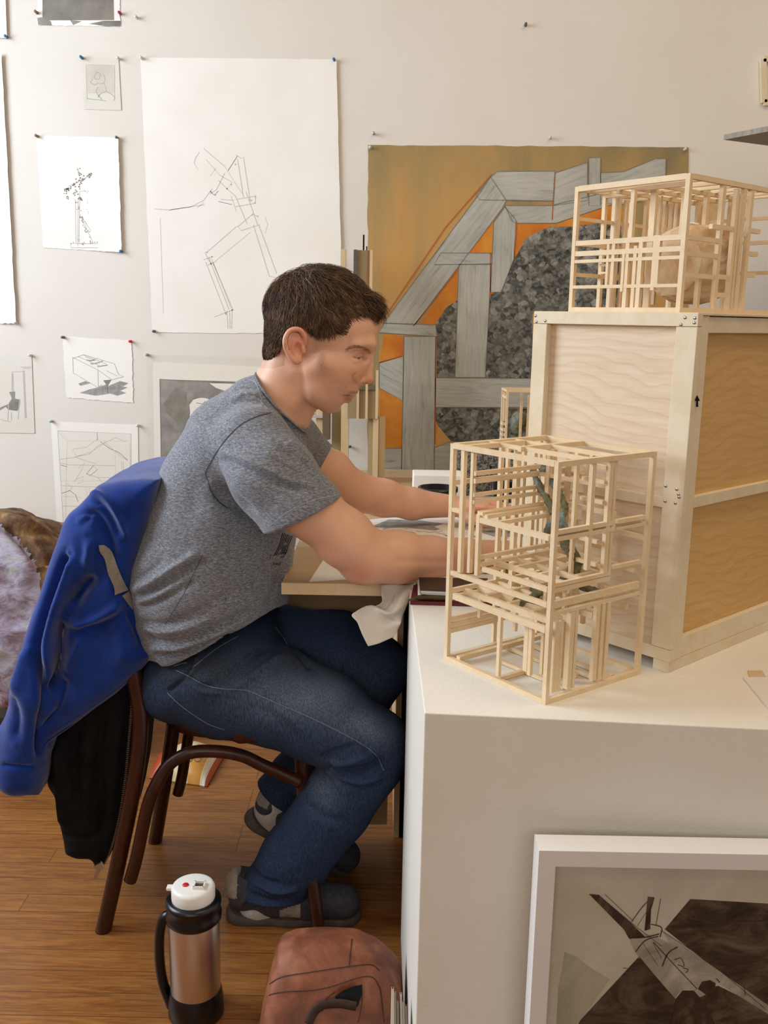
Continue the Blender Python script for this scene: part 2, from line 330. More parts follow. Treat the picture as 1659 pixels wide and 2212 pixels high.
def normals(V,Q):
    n=np.cross(V[Q[:,2]]-V[Q[:,0]],V[Q[:,3]]-V[Q[:,1]]); N=np.zeros_like(V)
    for k in range(4):
        for a in range(3): N[:,a]+=np.bincount(Q[:,k],n[:,a],minlength=len(V))
    return N/(np.linalg.norm(N,axis=1,keepdims=True)+1e-12)
def segd(pt,line):
    d=np.full(len(pt),1e9)
    for a,b in zip(line[:-1],line[1:]):
        a=np.array(a,float); b=np.array(b,float); e=b-a; t=np.clip(((pt-a)@e)/(e@e),0,1); d=np.minimum(d,np.linalg.norm(pt-a-t[:,None]*e,axis=1))
    return d
def folds(V,Q,fl,near=True,g=1.0):      # fl: (pixel polyline, width px, height m); on the side that faces the camera
    N=normals(V,Q); px=proj(V); D=np.zeros(len(V)); fc=np.clip(-((V-CAM)*N).sum(1)/np.linalg.norm(V-CAM,axis=1)*2,0,1) if near else 1
    for line,w,h in fl:
        line=smoothpath(line,5); d=segd(px,line)/w; L=line; 
        e=np.minimum(np.linalg.norm(px-L[0],axis=1),np.linalg.norm(px-L[-1],axis=1))/(w*2.0); D+=h*np.exp(-d*d*1.2)*np.clip(e,0.15,1)
    return V+N*(D*fc*g)[:,None]
def vnoise(V,scale,seed=0,oct=3):
    r=np.random.default_rng(seed); out=np.zeros(len(V)); amp=1
    for o in range(oct):
        for k in range(5):
            w=r.normal(size=3); w/=np.linalg.norm(w); out+=amp*np.sin((V@w)*scale*(2**o)*(.8+.4*r.random())+r.random()*6.28)/5
        amp*=.5
    return out
def cutp(V,Q,val,grad):     # clip where val<0 and pull the new rim onto val=0 (grad: metres per unit of val)
    V,Q,val,grad=V.copy(),Q,val,grad; m=(val>0)[Q].all(1); Q=Q[m]; u_=np.unique(Q); r=np.full(len(V),-1); r[u_]=np.arange(len(u_)); V,Q,val,grad=V[u_],r[Q],val[u_],grad[u_]
    e=np.concatenate([Q[:,[0,1]],Q[:,[1,2]],Q[:,[2,3]],Q[:,[3,0]]]); key=np.sort(e,1); k=key[:,0].astype(np.int64)*len(V)+key[:,1]; uu,ix,c=np.unique(k,return_index=True,return_counts=True); b=np.unique(e[ix[c==1]])
    s=np.linalg.norm(grad[b],axis=1)*val[b]<.012; b=b[s]; V[b]-=grad[b]*val[b][:,None]; return V,Q
def cut(V,Q,keep):
    m=keep[Q].all(1); Q=Q[m]; u=np.unique(Q); r=np.full(len(V),-1); r[u]=np.arange(len(u)); return V[u],r[Q]
def thick(V,Q,t):   # give an open sheet a wall thickness
    N=normals(V,Q); n=len(V); Q2=Q[:,::-1]+n; E={}
    e=np.concatenate([Q[:,[0,1]],Q[:,[1,2]],Q[:,[2,3]],Q[:,[3,0]]]); key=np.sort(e,1); k=key[:,0].astype(np.int64)*n+key[:,1]; u,ix,c=np.unique(k,return_index=True,return_counts=True); b=e[ix[c==1]]
    R=np.stack([b[:,1],b[:,0],b[:,0]+n,b[:,1]+n],1); return np.concatenate([V,V-N*t]),np.concatenate([Q,Q2,R])
def setcol(me,C):
    a=me.color_attributes.new('Col','FLOAT_COLOR','POINT'); C=np.concatenate([C,np.ones((len(C),1))],1).astype(np.float32); a.data.foreach_set('color',C.ravel())
def nadd(name,V,Q,mats,parent=None,cols=None,smooth=True):
    me=npmesh(V,Q,name)
    if cols is not None: setcol(me,cols)
    return link(name,me,mats,parent,smooth)
class Ray:
    def __init__(s,V,Q): s.b=BVHTree.FromPolygons([tuple(v) for v in V],[tuple(int(i) for i in q) for q in Q])
    def hit(s,px,py,off=.001,default=None):
        d=ray(px,py); L,n,i,t=s.b.ray_cast(Vector(CAM),Vector(d).normalized())
        if L is None: return default
        dn=-d/np.linalg.norm(d); return np.array(L)+dn*off
def ribbon(mb,R,line,wpx,off=.0012,mi=0,n=6,y=None):
    P=[]; L=smoothpath(line,n) if n>1 else [np.array(p,float) for p in line]
    for i,p in enumerate(L):
        d=L[min(i+1,len(L)-1)]-L[max(i-1,0)]; d/=np.linalg.norm(d)+1e-9; nn=np.array([-d[1],d[0]])*wpx/2; a=p-nn; b=p+nn
        if y is not None: A,B=at(*a,y=y),at(*b,y=y)
        else: A,B=R.hit(*a,off),R.hit(*b,off)
        if A is None or B is None:
            if len(P)>1: mb.add([q for w in P for q in w],[(2*k,2*k+1,2*k+3,2*k+2) for k in range(len(P)-1)],mi)
            P=[]; continue
        P.append((A,B))
    if len(P)>1: mb.add([q for w in P for q in w],[(2*k,2*k+1,2*k+3,2*k+2) for k in range(len(P)-1)],mi)
# ================================================================ room
def struct(name,mb,m): o=mb.build(name,m); o['kind']='structure'; return o
XL,XR,YB,YF,ZC=-2.4,1.75,2.9,-2.6,3.1
m=MB(); m.abox((XL-.1,YF-.1,-.05),(XR+.1,YB+.1,0)); o=struct('floor',m,'floor')
m=MB(); m.abox((XL-.1,YF-.1,ZC),(XR+.1,YB+.1,ZC+.05)); struct('ceiling',m,'ceiling')
m=MB(); m.abox((XL-.1,YB,0),(XR+.1,YB+.1,ZC)); struct('wall_back',m,'wall')
m=MB(); m.abox((XR,YF,0),(XR+.1,YB,ZC)); struct('wall_right',m,'ceiling')
m=MB(); m.abox((XL,YF-.1,0),(XR,YF,ZC)); struct('wall_front',m,'far_wall')
m=MB()
for lo,hi in (((XL-.1,YF,0),(XL,.95,ZC)),((XL-.1,2.45,0),(XL,YB,ZC)),((XL-.1,.95,0),(XL,2.45,1.2)),((XL-.1,.95,2.7),(XL,2.45,ZC))): m.abox(lo,hi)
struct('wall_left',m,'wall')
m=MB()
for lo,hi in (((XL-.08,.95,1.2),(XL,.99,2.7)),((XL-.08,2.41,1.2),(XL,2.45,2.7)),((XL-.08,.99,1.2),(XL,2.41,1.24)),((XL-.08,.99,2.66),(XL,2.41,2.7)),((XL-.09,1.68,1.24),(XL-.05,1.71,2.66))): m.abox(lo,hi)
struct('window_1',m,'frame_white')
m=MB(); m.abox((XL,YB-.015,0),(XR,YB,.10)); struct('baseboard_back',m,'frame_white')
# ================================================================ plinth and desk
ZT=.72
A=at(917,1540,z=ZT); B=at(1659,1575,z=ZT); B=A+(B-A)*1.7; C=at(888,1303,z=ZT); D=np.array([B[0]+.02,1.655,ZT]); C=A+(C-A)*((1.655-A[1])/(C[1]-A[1]))
m=MB(); m.prism([A,B,D,C],(0,0,-ZT)); pl=m.build('plinth','plaster',bevel=.0015)
tag(pl,'large white painted display plinth carrying the crate and the lattice tower','plinth')
X0=-.185
desk=thing('desk','light oak laminate desk in front of the seated man with pale edging','desk',(.4,2.2,0))
m=MB(); m.abox((X0,1.668,ZT-.020),(1.45,2.87,ZT)); m.build('desk_top','desk',desk)
m=MB(); m.abox((X0-.001,1.664,ZT-.021),(1.451,1.668,ZT+.0005)); o=m.build('edge_strip','cardlight',desk); o['label']='pale edge strip'
m=MB(); m.abox((-.212,1.990,.05),(.02,2.005,ZT-.0205)); m.build('side_board','desk',desk)
m=MB(); m.abox((.021,2.70,.05),(1.4,2.72,ZT-.02)); m.build('back_panel','desk',desk)
xa,xb,xc_,xd=[at(q,1450,y=2.02)[0] for q in (857,869.5,879,884)]
m=MB(); m.abox((xa,2.02,0),(xb,2.86,ZT-.021)); m.build('side_panel','cardlight',desk)
m=MB(); m.abox((1.40,1.70,0),(1.42,2.86,ZT-.02)); m.build('side_panel','desk',desk)
bp=thing('leaning_board','thin black-backed panel standing between the desk and the plinth','panel',(.05,2.2,0))
m=MB(); m.abox((xb+.001,2.02,0),(xc_,2.5,.695)); m.build('backing','black',bp)
m=MB(); m.abox((xc_+.0005,2.02,0),(xd,2.5,.695)); m.build('edging','frame_white',bp)
# ================================================================ sheets on the wall
PIN=[]
def ys(u,curl,lift): return YB-.0015-.75*curl*max(0,(u-.45)/.55)**2-lift
def sheet(name,label,cat,q,mt,curl=.008,strokes=(),fills=(),extra=(),rough=0,group=None,under=0):
    """q: four pixel corners tl,tr,br,bl"""
    q=np.array(q,float); curl=min(curl,.0004) if fills else curl
    def uv2px(u,v): return (1-v)*((1-u)*q[0]+u*q[1])+v*((1-u)*q[3]+u*q[2])
    def U(p):
        v=(p[1]-q[0][1])/(q[3][1]-q[0][1]); a=q[0]+(q[3]-q[0])*v; b=q[1]+(q[2]-q[1])*v; return (p[0]-a[0])/(b[0]-a[0])
    mb=MB(); V=[]; nn=30
    for j in range(nn+1):
        for i in range(nn+1):
            u,v=i/nn,j/nn; p=uv2px(u,v)
            if rough and (i in(0,nn) or j in(0,nn)): p=p+rng.normal(0,rough,2)
            V.append(at(p[0],p[1],y=ys(u,curl,under)))
    Fc=[(j*(nn+1)+i,j*(nn+1)+i+1,(j+1)*(nn+1)+i+1,(j+1)*(nn+1)+i) for j in range(nn) for i in range(nn)]
    mats=[mt]; me_v=[tuple(v) for v in V]
    mb.add(V,Fc,0); mb.add([v+np.array([0,.0006,0]) for v in V],[f[::-1] for f in Fc],0)
    def mi(x):
        if x not in mats: mats.append(x)
        return mats.index(x)
    lay=0
    for poly,mm in fills:
        lay+=1; mb.add([at(p[0],p[1],y=ys(U(p),curl,under)-.00015-.00005*lay) for p in poly],[tuple(range(len(poly)))],mi(mm))
    lay=0
    for line,w,mm in strokes:
        L=[np.array(p,float) for p in line]; P=[]
        for i,p in enumerate(L):
            d=L[min(i+1,len(L)-1)]-L[max(i-1,0)]; d/=np.linalg.norm(d)+1e-9; n2=np.array([-d[1],d[0]])*w/2
            P+= [at(*(p-n2),y=ys(U(p),curl,under)-.00030-len(fills)*.00005),at(*(p+n2),y=ys(U(p),curl,under)-.00030-len(fills)*.00005)]
        mb.add(P,[(2*k,2*k+1,2*k+3,2*k+2) for k in range(len(L)-1)],mi(mm))
    me=bpy.data.meshes.new(name); me.from_pydata(mb.v,[],mb.f); me.polygons.foreach_set('material_index',mb.m)
    return tag(link(name,me,mats),label,cat,group)
def s1(*P): return [(x/2.183,y/2.183) for x,y in P]
def s2(*P): return [(x/3.318,680+y/3.318) for x,y in P]
def jit(P,a=.5,n=4):
    if n==2: return [np.array(p,float)+rng.normal(0,a,2) for p in P]
    L=smoothpath(P,n); return [p+rng.normal(0,a,2) for p in L]
def K(P,w=1.0,m='pencil'): return (P,w,m)
# 1 large construction drawing
st=[K(s1(*l),1.1,m) for l,m in [
 (((915,770),(935,800)),'pencil_faint'),(((940,718),(922,745),(915,770)),'pencil'),(((960,700),(1060,785)),'pencil'),(((970,750),(1035,825)),'pencil_faint'),(((990,830),(1020,790)),'pencil_faint'),
 (((1120,735),(1075,805)),'ink'),(((1112,730),(1140,748)),'pencil'),(((1120,750),(1148,930)),'pencil'),(((1148,740),(1180,950)),'pencil'),(((1060,815),(1020,895),(990,915)),'pencil'),
 (((1035,825),(1095,860),(1070,890),(1030,850)),'pencil'),(((1060,785),(1100,850),(1150,925)),'pencil_faint'),(((1070,890),(1110,925),(1165,1055)),'pencil'),(((990,900),(1010,920),(1030,900)),'ink'),(((1000,890),(960,945),(900,975),(800,990)),'pencil'),
 (((965,965),(800,990),(730,985)),'pencil'),(((930,980),(960,955)),'pencil_faint'),(((1030,950),(1095,965)),'ink'),(((1040,940),(1105,945)),'pencil'),(((1090,925),(1115,1000)),'pencil_faint'),(((1115,940),(1205,925)),'pencil'),(((1110,975),(1205,958)),'pencil'),(((1205,920),(1205,960)),'pencil'),
 (((1160,905),(1215,1060)),'pencil'),(((1120,1070),(1190,1010),(1215,1020)),'pencil'),(((1135,1088),(1225,1060)),'pencil'),(((1120,1065),(1140,1090)),'pencil_faint'),(((1115,1068),(975,1190)),'pencil'),(((1180,1095),(1010,1235)),'pencil_faint'),(((1195,1060),(1270,1303),(1310,1310)),'pencil'),(((1220,1060),(1305,1290)),'pencil'),
 (((965,1190),(995,1245)),'pencil'),(((960,1225),(1000,1210)),'pencil'),(((980,1250),(1020,1230)),'pencil'),(((970,1235),(1065,1480)),'pencil'),(((985,1215),(1080,1460)),'pencil'),(((995,1215),(1090,1455)),'pencil_faint'),(((1005,1240),(1098,1460)),'pencil'),
 (((1010,1495),(1100,1460)),'pencil'),(((1070,1465),(1075,1550)),'pencil'),(((1082,1465),(1085,1550)),'pencil'),(((1095,1460),(1092,1550)),'pencil'),(((755,1030),(770,1480)),'pencil_faint'),(((1250,1020),(1262,1060),(1250,1100)),'pencil_faint')]]
for x,y in ((995,905),(1015,920),(1090,870),(1070,890),(1205,930),(1185,945),(1200,958),(1190,1012),(1215,1020),(975,1190),(1000,1210),(995,1245),(1065,1480),(1095,1462),(1110,775)):
    x,y=x/2.183,y/2.183; st.append(K([(x-1.5,y),(x+1.5,y)],3,'pencil'))
sheet('construction_drawing','large white sheet with faint construction lines of a lunging figure, left of the orange painting','drawing',[(303,124),(727,128),(741,722),(329,718)],'paper',.007,st,rough=.5)
# 2 dotted figure
st=[]; 
for l in (((355,940),(358,1145)),((368,940),(366,1160)),((376,900),(372,1145)),((334,1148),(462,1148),(462,1168),(334,1168),(334,1148)),((365,790),(378,830)),((375,1010),(430,1090)),((380,900),(420,902)),((385,1030),(440,1148)),((320,880),(420,830))): st.append(K(s1(*l),1.0,'pencil'))
for (ax,ay),(bx,by),n,sz in (((300,900),(425,822),34,3.6),((300,900),(325,945),10,2.4),((365,790),(388,860),16,3),((388,860),(345,930),18,3),((375,930),(385,940),8,3.4),((350,930),(380,1000),9,2.2),((375,1015),(385,1030),6,3.2),((385,1030),(432,1145),20,2.4),((335,1146),(462,1148),16,2.4),((370,1090),(372,1140),6,1.6),((405,870),(420,1010),8,1.7),((415,825),(430,815),8,3.2)):
    for i in range(n):
        t=rng.random(); x=(ax+(bx-ax)*t+rng.normal(0,5))/2.183; y=(ay+(by-ay)*t+rng.normal(0,5))/2.183; a=rng.random()*3; st.append(K([(x,y),(x+math.cos(a)*sz*.8,y+math.sin(a)*sz*.8)],sz*.7,'ink'))
sheet('figure_drawing','small white sheet with a dotted ink figure standing on a block','drawing',[(79,292),(255,297),(263,545),(93,535)],'paper',.010,st,rough=.5)
# 3 runner on tracing
st=[K(jit(s1(*l),.4),1.0,'shade') for l in (((455,340),(445,365),(465,375),(475,350),(455,340)),((485,350),(495,365),(490,390),(470,395)),((425,385),(445,400),(465,390)),((490,390),(500,430),(475,440),(462,460)),((500,430),(520,440),(540,460),(535,475)),((462,410),(455,435),(480,470)),((410,465),(450,470),(500,475)),((440,360),(430,385)))]
st+=[K(s1(*l),1.0,'pencil') for l in (((405,305),(540,308),(540,470)),((405,305),(410,470)))]
sheet('tracing','small translucent tracing of a crouching figure near the top of the wall','drawing',[(179,124),(256,127),(262,238),(181,236)],'vellum',.005,st,[(s1((404,305),(541,308),(539,440),(410,440)),'vellum_hang')])
# 4 top ink wash
fl=[(s1((200,-20),(536,-20),(538,95),(200,96)),'wash'),(s1((176,84),(200,80),(240,100),(245,120),(180,118)),'wash_soft'),(s1((330,95),(385,100),(345,118)),'wash_soft'),(s1((420,112),(490,98),(568,98),(566,124),(500,124)),'wash_soft')]
sheet('ink_wash','white sheet with a dark grey wash, cut by the top of the photo','drawing',[(82,-30),(258,-30),(260,57),(81,55)],'paper',.006,(),fl,rough=.5)
# 5,6 left edge
sheet('tall_sheet','tall blank white sheet at the left edge, reaching from high up to mid wall','paper',[(-150,112),(3,116),(35,699),(-140,694)],'paper',.010,rough=.6)
st=[K(jit(s1(*l),.4),1.0,'pencil_faint') for l in (((0,20),(15,30),(12,60),(0,70)),((0,90),(18,100)))]
sheet('corner_sheet','white sheet corner showing in the top left of the photo','paper',[(-120,-30),(11,-30),(15,82),(-115,80)],'paper2',.008,st)
# 7 box drawing
st=[K(jit(s2(*l),.25,2),1.1,'pencil') for l in (((520,305),(700,395),(805,470)),((520,305),(525,415),(700,520)),((525,310),(600,285),(820,350)),((700,395),(705,525)),((560,300),(720,370)),((600,290),(760,350)),((820,350),(850,430),(885,443)),((805,465),(885,443)),((700,520),(730,500)),((760,400),(840,440)),((610,300),(680,330)),((640,330),(700,310)))]
st+=[K(jit(s2(*l),.3,3),2.0,'shade') for l in (((620,320),(650,330),(680,318)),((650,350),(700,345),(735,330)),((700,370),(770,360)))]+[K(s2((770,500),(772,560)),1.8,'ink')]
fl=[(s2((740,470),(800,465),(775,505),(765,505)),'wash'),(s2((700,520),(760,500),(775,510),(860,475),(920,490),(880,515),(915,520),(860,545),(905,560),(840,580),(790,565),(690,580),(570,560),(640,535)),'shade'),(s2((560,495),(610,475),(650,490),(580,508)),'shade')]
sheet('box_drawing','small deckle-edged sheet with a pencil drawing of a long box and its shadow','drawing',[(135,726),(284,736),(288,870),(143,859)],'paper',.010,st,fl,rough=.7)
# 8 crank drawing
st=[K(jit(s2(*l),.2,2),1.5,'pencil') for l in (((85,550),(85,410),(170,405),(165,385),(220,383)),((95,550),(93,420)),((145,375),(222,373)),((165,400),(180,740)),((175,400),(188,740)),((80,700),(82,755)),((60,640),(55,755)),((140,600),(130,750)),((5,750),(80,770)))]
fl=[(s2((65,553),(108,550),(108,600),(145,610),(140,655),(125,690),(60,680),(40,660),(0,685),(0,665),(60,640),(85,600)),'wash_soft')]
sheet('crank_drawing','translucent sheet with a grey crank machine sketch at the left edge','drawing',[(-60,762),(68,766),(75,936),(-60,934)],'vellum',.012,st,fl)
# 9 interior line drawing
st=[K(jit(s2(*l),.25,2),1.0,mm) for l,mm in [(((415,832),(938,852),(942,1500)),'pencil'),(((415,832),(455,1500),(942,1505)),'pencil'),(((418,835),(480,905),(920,905)),'pencil_faint'),(((480,905),(470,1480)),'pencil_faint'),(((697,845),(697,900)),'ink'),(((697,890),(620,950),(520,965),(545,1015),(640,1000),(700,940),(830,880),(900,910)),'pencil'),
 (((430,1035),(540,1020),(620,1050),(690,1070)),'pencil'),(((540,1020),(650,985),(760,915)),'pencil'),(((720,910),(790,960),(850,985),(915,1040)),'ink'),(((740,905),(870,1020),(915,1045)),'pencil'),(((430,1060),(490,1075),(825,1080)),'pencil'),(((435,1075),(480,1090)),'ink'),(((560,1100),(610,1060),(580,1120),(530,1200)),'pencil'),
 (((620,1140),(670,1080),(700,1110),(650,1150),(620,1140)),'ink'),(((640,1150),(700,1165),(730,1200),(745,1230)),'pencil'),(((545,1180),(600,1160),(590,1200),(555,1210)),'pencil'),(((440,1190),(930,1190)),'pencil_faint'),(((440,1225),(740,1235)),'pencil'),(((700,1165),(880,1170)),'pencil'),(((870,1050),(885,1215)),'pencil'),(((882,1050),(897,1215)),'pencil'),(((825,980),(830,1210)),'pencil_faint'),
 (((450,1370),(560,1372)),'pencil'),(((445,1280),(500,1260),(540,1290),(560,1340)),'ink'),(((480,1210),(520,1240),(490,1260)),'pencil'),(((620,1240),(625,1320)),'pencil_faint'),(((640,1240),(645,1320)),'pencil_faint'),(((450,1300),(580,1310)),'pencil_faint'),(((930,920),(935,1240)),'pencil_faint')]]
sheet('interior_drawing','white sheet with a dense pencil line drawing of beams and figures, behind the blue sweatshirt','drawing',[(110,911),(298,918),(300,1160),(124,1152)],'paper',.012,st,[(s2((416,833),(937,852),(941,1500),(455,1500)),'paper2')])
# 10 matted ink picture
mt_=sheet('mat_board','wide pale translucent sheet hung behind the man\'s shoulder','paper',[(317,766),(700,776),(700,1180),(322,1170)],'vellum',.002)
sheet('ink_picture','grey ink wash picture on white paper behind the man\'s shoulder','drawing',[(330,782),(650,796),(650,1110),(335,1100)],'paper2',.002,
  [K(jit(s2(*l),.3,3),1.2,'ink') for l in (((1355,650),(1380,610),(1440,592),(1495,600),(1500,620)),((1355,650),(1360,700),(1355,730)),((1410,630),(1450,640),(1470,620)),((1145,462),(1155,1060)),((1145,462),(1400,475),(1900,490)))],
  [(s2((1145,462),(1900,485),(1900,1150),(1160,1150)),'wash_soft'),(s2((1500,490),(1900,500),(1900,800),(1600,560)),'paper2'),(s2((1170,640),(1260,520),(1340,560),(1330,760),(1280,790),(1190,700)),'wash'),(s2((1355,650),(1380,610),(1440,592),(1495,600),(1560,660),(1500,760),(1360,730)),'paper2')],under=.004)
# 11 right edge frame
m=MB()
for a,b in (((1648,128),(1720,122)),((1648,128),(1650,222)),((1650,222),(1720,220))):
    m.bar(at(*a,y=YB-.008),at(*b,y=YB-.008),.012,.016)
tag(m.build('small_frame','frame_wood'),'thin pale frame cut by the right edge, high on the wall','frame')
# orange painting
def beam(name,ang): 
    t=NT(name); co=t.coord('Object',(1,1,1),(0,ang,0)); mp=t.n('ShaderNodeMapping'); mp.inputs['Scale'].default_value=(3,1,34); t.l(co,mp.inputs[0])
    f=t.noise(mp.outputs[0],3.2,5,.6,.8); g=t.noise(t.coord('Object'),4,4)
    c=t.mix(.45,t.ramp(f,[(.28,'4f4e49'),(.38,'999890'),(.5,'aeada5'),(.7,'c0bfb6')]),t.ramp(g,[(.3,'92928a'),(.6,'c6c5ba')])); t.base(c); t.b.inputs['Roughness'].default_value=.8; return t.m
for nm,an in (('beam_h',0),('beam_v',math.pi/2),('beam_d',math.radians(52)),('beam_u',math.radians(20)),('beam_n',math.radians(-30))): MAT[nm]=beam('painted_beam_'+nm[-1],an)
t=NT('orange_wash'); co=t.coord('Object',(1,1,.45)); f=t.noise(co,4.2,6,.6,.6); g=t.noise(t.coord('Object',(3,1,.3)),5,4)
s=t.n('ShaderNodeSeparateXYZ'); t.l(t.coord('Object'),s.inputs[0])
c=t.mix(.5,t.ramp(f,[(.3,'97865f'),(.45,'b8975f'),(.56,'cd9a52'),(.7,'d99a45')]),t.ramp(g,[(.3,'a08a5e'),(.55,'c59c5c'),(.7,'d6904a')]))
# khaki-brown upper band belongs to the paint itself
up=t.n('ShaderNodeMapRange'); t.l(s.outputs['Z'],up.inputs[0]); up.inputs[1].default_value=.55; up.inputs[2].default_value=1.0
c=t.mix(up.outputs[0],c,t.ramp(f,[(.3,'7d7458'),(.5,'a18857'),(.7,'b8935a')]))
t.base(c); t.b.inputs['Roughness'].default_value=.75; MAT['orange']=t.m
MAT['orange_hot']=mat('hot_orange','d9902e','c86e1e',12,rough=.8)
t=NT('painted_rock'); co=t.coord('Object'); 
def vr(sc_):
    v=t.n('ShaderNodeTexVoronoi'); v.inputs['Scale'].default_value=sc_; nn=t.n('ShaderNodeTexNoise'); nn.inputs['Scale'].default_value=sc_*.6; t.l(co,nn.inputs['Vector'])
    a=t.n('ShaderNodeVectorMath',operation='MULTIPLY_ADD'); a.inputs[1].default_value=(1.2/sc_,)*3; t.l(nn.outputs[1],a.inputs[0]); t.l(co,a.inputs[2]); t.l(a.outputs[0],v.inputs['Vector']); q=t.n('ShaderNodeSeparateColor'); t.l(v.outputs['Color'],q.inputs[0]); return q.outputs[0]
big=t.noise(co,3.5,3)
c=t.mix(.55,t.ramp(vr(58),[(0,'2e2e2b'),(.35,'5d5c56'),(.75,'95948b'),(1,'c2c1b7')]),t.ramp(vr(120),[(0,'232320'),(.5,'5c5b54'),(1,'8f8e84')])); c=t.mix(t.ramp(big,[(.35,'909090'),(.6,'000000')]),c,'33322e')
t.base(c); t.b.inputs['Roughness'].default_value=.8; MAT['rockpaint']=t.m
def s3(*P): return [(720+x/1.767,280+y/1.767) for x,y in P]
fl=[]
for P in (((195,775),(268,790),(266,862),(175,890)),((175,985),(265,1035),(262,1215),(180,1215)),((615,345),(605,470),(520,470)),((475,530),(470,650),(390,745),(330,745)),((700,345),(850,362),(930,330),(1080,280),(1130,330),(1060,350),(905,370),(830,370),(780,390),(730,420),(700,480),(690,490)),((600,515),(610,512),(600,620),(640,620),(590,700),(595,945)),((385,1100),(400,1130),(385,1200))): fl.append((s3(*P),'orange_hot'))
rocks=[((700,480),(730,420),(780,390),(830,370),(905,370),(1000,360),(1060,350),(1130,380),(1130,702),(760,702),(760,950),(580,950),(590,640),(640,600),(640,560),(655,530)),((385,750),(430,680),(475,650),(465,945),(395,945),(395,800)),((390,1060),(760,1065),(760,1200),(450,1190),(400,1130),(385,1100))]
for P in rocks: fl.append((s3(*P),'rockpaint'))
beams=[(((600,180),(625,160),(845,158),(840,272),(560,268),(545,250)),'beam_h'),(((560,240),(600,180),(660,270),(645,300),(310,745),(190,740)),'beam_d'),(((847,165),(970,125),(970,270),(840,290)),'beam_u'),(((975,107),(1020,107),(1020,290),(975,290)),'beam_v'),(((1020,165),(1110,160),(1230,110),(1270,112),(1265,260),(1100,285),(1020,280)),'beam_u'),(((655,290),(830,290),(1080,230),(1080,280),(850,357),(695,357),(680,345)),'beam_u'),
 (((655,295),(697,345),(690,490),(640,620),(600,620),(612,355)),'beam_v'),(((410,470),(603,472),(605,512),(385,515)),'beam_h'),(((480,515),(600,515),(600,560),(580,945),(465,945),(478,540)),'beam_v'),(((195,738),(390,745),(395,790),(175,775)),'beam_h'),(((270,790),(390,790),(385,1308),(260,1308),(268,900)),'beam_v'),(((175,890),(268,862),(265,1035),(175,985)),'beam_n'),(((390,948),(765,950),(765,1060),(390,1060)),'beam_h'),(((195,1217),(262,1217),(260,1308),(195,1308)),'beam_h'),(((385,1215),(450,1190),(760,1210),(760,1308),(385,1308)),'beam_h')]
for P,mm in beams: fl.append((s3(*P),mm))
st=[]
for P,mm in beams:
    q=s3(*P); st.append(K(q+[q[0]],1.3,'ink'))
MAT['orange_line']=mat('orange_line','b9602a',rough=.8)
for l in (((605,170),(430,370),(180,740)),((305,750),(380,660),(475,530)),((600,470),(600,640)),((392,790),(388,1200)),((175,890),(265,865)),((845,180),(835,345)),((700,350),(690,490))): st.append(K(s3(*l),2.2,'orange_line'))
o=sheet('orange_painting','large orange and grey painting of timber beams and dark rocks pinned on the wall','painting',[(795,313),(1487,318),(1487,1021),(794,1021)],'orange',.003,st,fl,rough=.7)
# strip under the painting, behind the desk
m=MB(); m.abox((*at(745,1046,y=2.86)[:2],ZT),(at(893,1046,y=2.86)[0],2.885,at(800,1016,y=2.86)[2])); tag(m.build('wood_strip','frame_wood'),'pale wood strip standing on the desk under the painting','board')
# ================================================================ push pins
PM={'clear':mat('clear_pin','cfcdc4',rough=.15,spec=.8),'blue':mat('blue_pin','2f6a9c',rough=.3),'steel':MAT['steel'],'red':MAT['red'],'magenta':mat('magenta_pin','9c1f58',rough=.3),'green':mat('green_pin','8fae8c',rough=.2),'brown':mat('brown_pin','8a6a55',rough=.4),'smoke':mat('smoke_pin','5b5a57',rough=.2)}
prof=[(.0,-.0185),(.0032,-.0185),(.0046,-.017),(.0046,-.0155),(.0028,-.014),(.0026,-.008),(.0050,-.0055),(.0050,-.0035),(.0008,-.003),(.0006,0.0),(0,0)]
protos={}
for (px,py,c,lab) in [(12,78,'blue','blue push pin at the corner of the top left sheet'),(77,25,'brown','tan push pin at the left of the grey wash'),(258,27,'magenta','magenta push pin at the right of the grey wash'),(294,36,'clear','clear push pin in bare wall right of the grey wash'),(175,123,'blue','blue push pin on the left corner of the tracing'),(255,125,'clear','clear push pin on the right corner of the tracing'),
  (78,293,'brown','brown push pin on the top left corner of the dotted figure'),(252,297,'smoke','grey push pin on the top right corner of the dotted figure'),(261,543,'blue','blue push pin on the bottom right corner of the dotted figure'),(32,698,'clear','clear push pin at the foot of the tall blank sheet'),(305,124,'clear','clear push pin on the top left corner of the large construction drawing'),(722,128,'blue','blue push pin on the top right corner of the large construction drawing'),(332,716,'smoke','grey push pin on the bottom left corner of the large construction drawing'),
  (135,729,'smoke','dark push pin on the left corner of the box drawing'),(281,738,'red','red push pin on the right corner of the box drawing'),(64,768,'clear','clear push pin on the crank drawing'),(110,911,'green','clear push pin on the left corner of the interior drawing'),(297,920,'clear','clear push pin on the right corner of the interior drawing'),(317,767,'green','greenish push pin on the wide pale sheet'),(800,318,'clear','clear push pin on the left corner of the orange painting'),(1482,322,'clear','clear push pin on the right corner of the orange painting'),
  (1137,52,'smoke','dark push pin alone high on the bare wall'),(808,288,'steel','metal push pin just above the orange painting, left'),(1190,297,'clear','clear push pin just above the middle of the orange painting'),(756,966,'smoke','dark push pin seen through the gold tower')]:
    p=at(px,py,y=YB-.0165)
    m=MB(); m.lathe((p[0],YB-.0165+.0185-.0025,p[2]),[(r*.9,z) for r,z in prof],14,axis=(0.08,1,-.05)); o=m.build('push_pin',PM[c],smooth=True); tag(o,lab,'push pin','push pins in the wall')
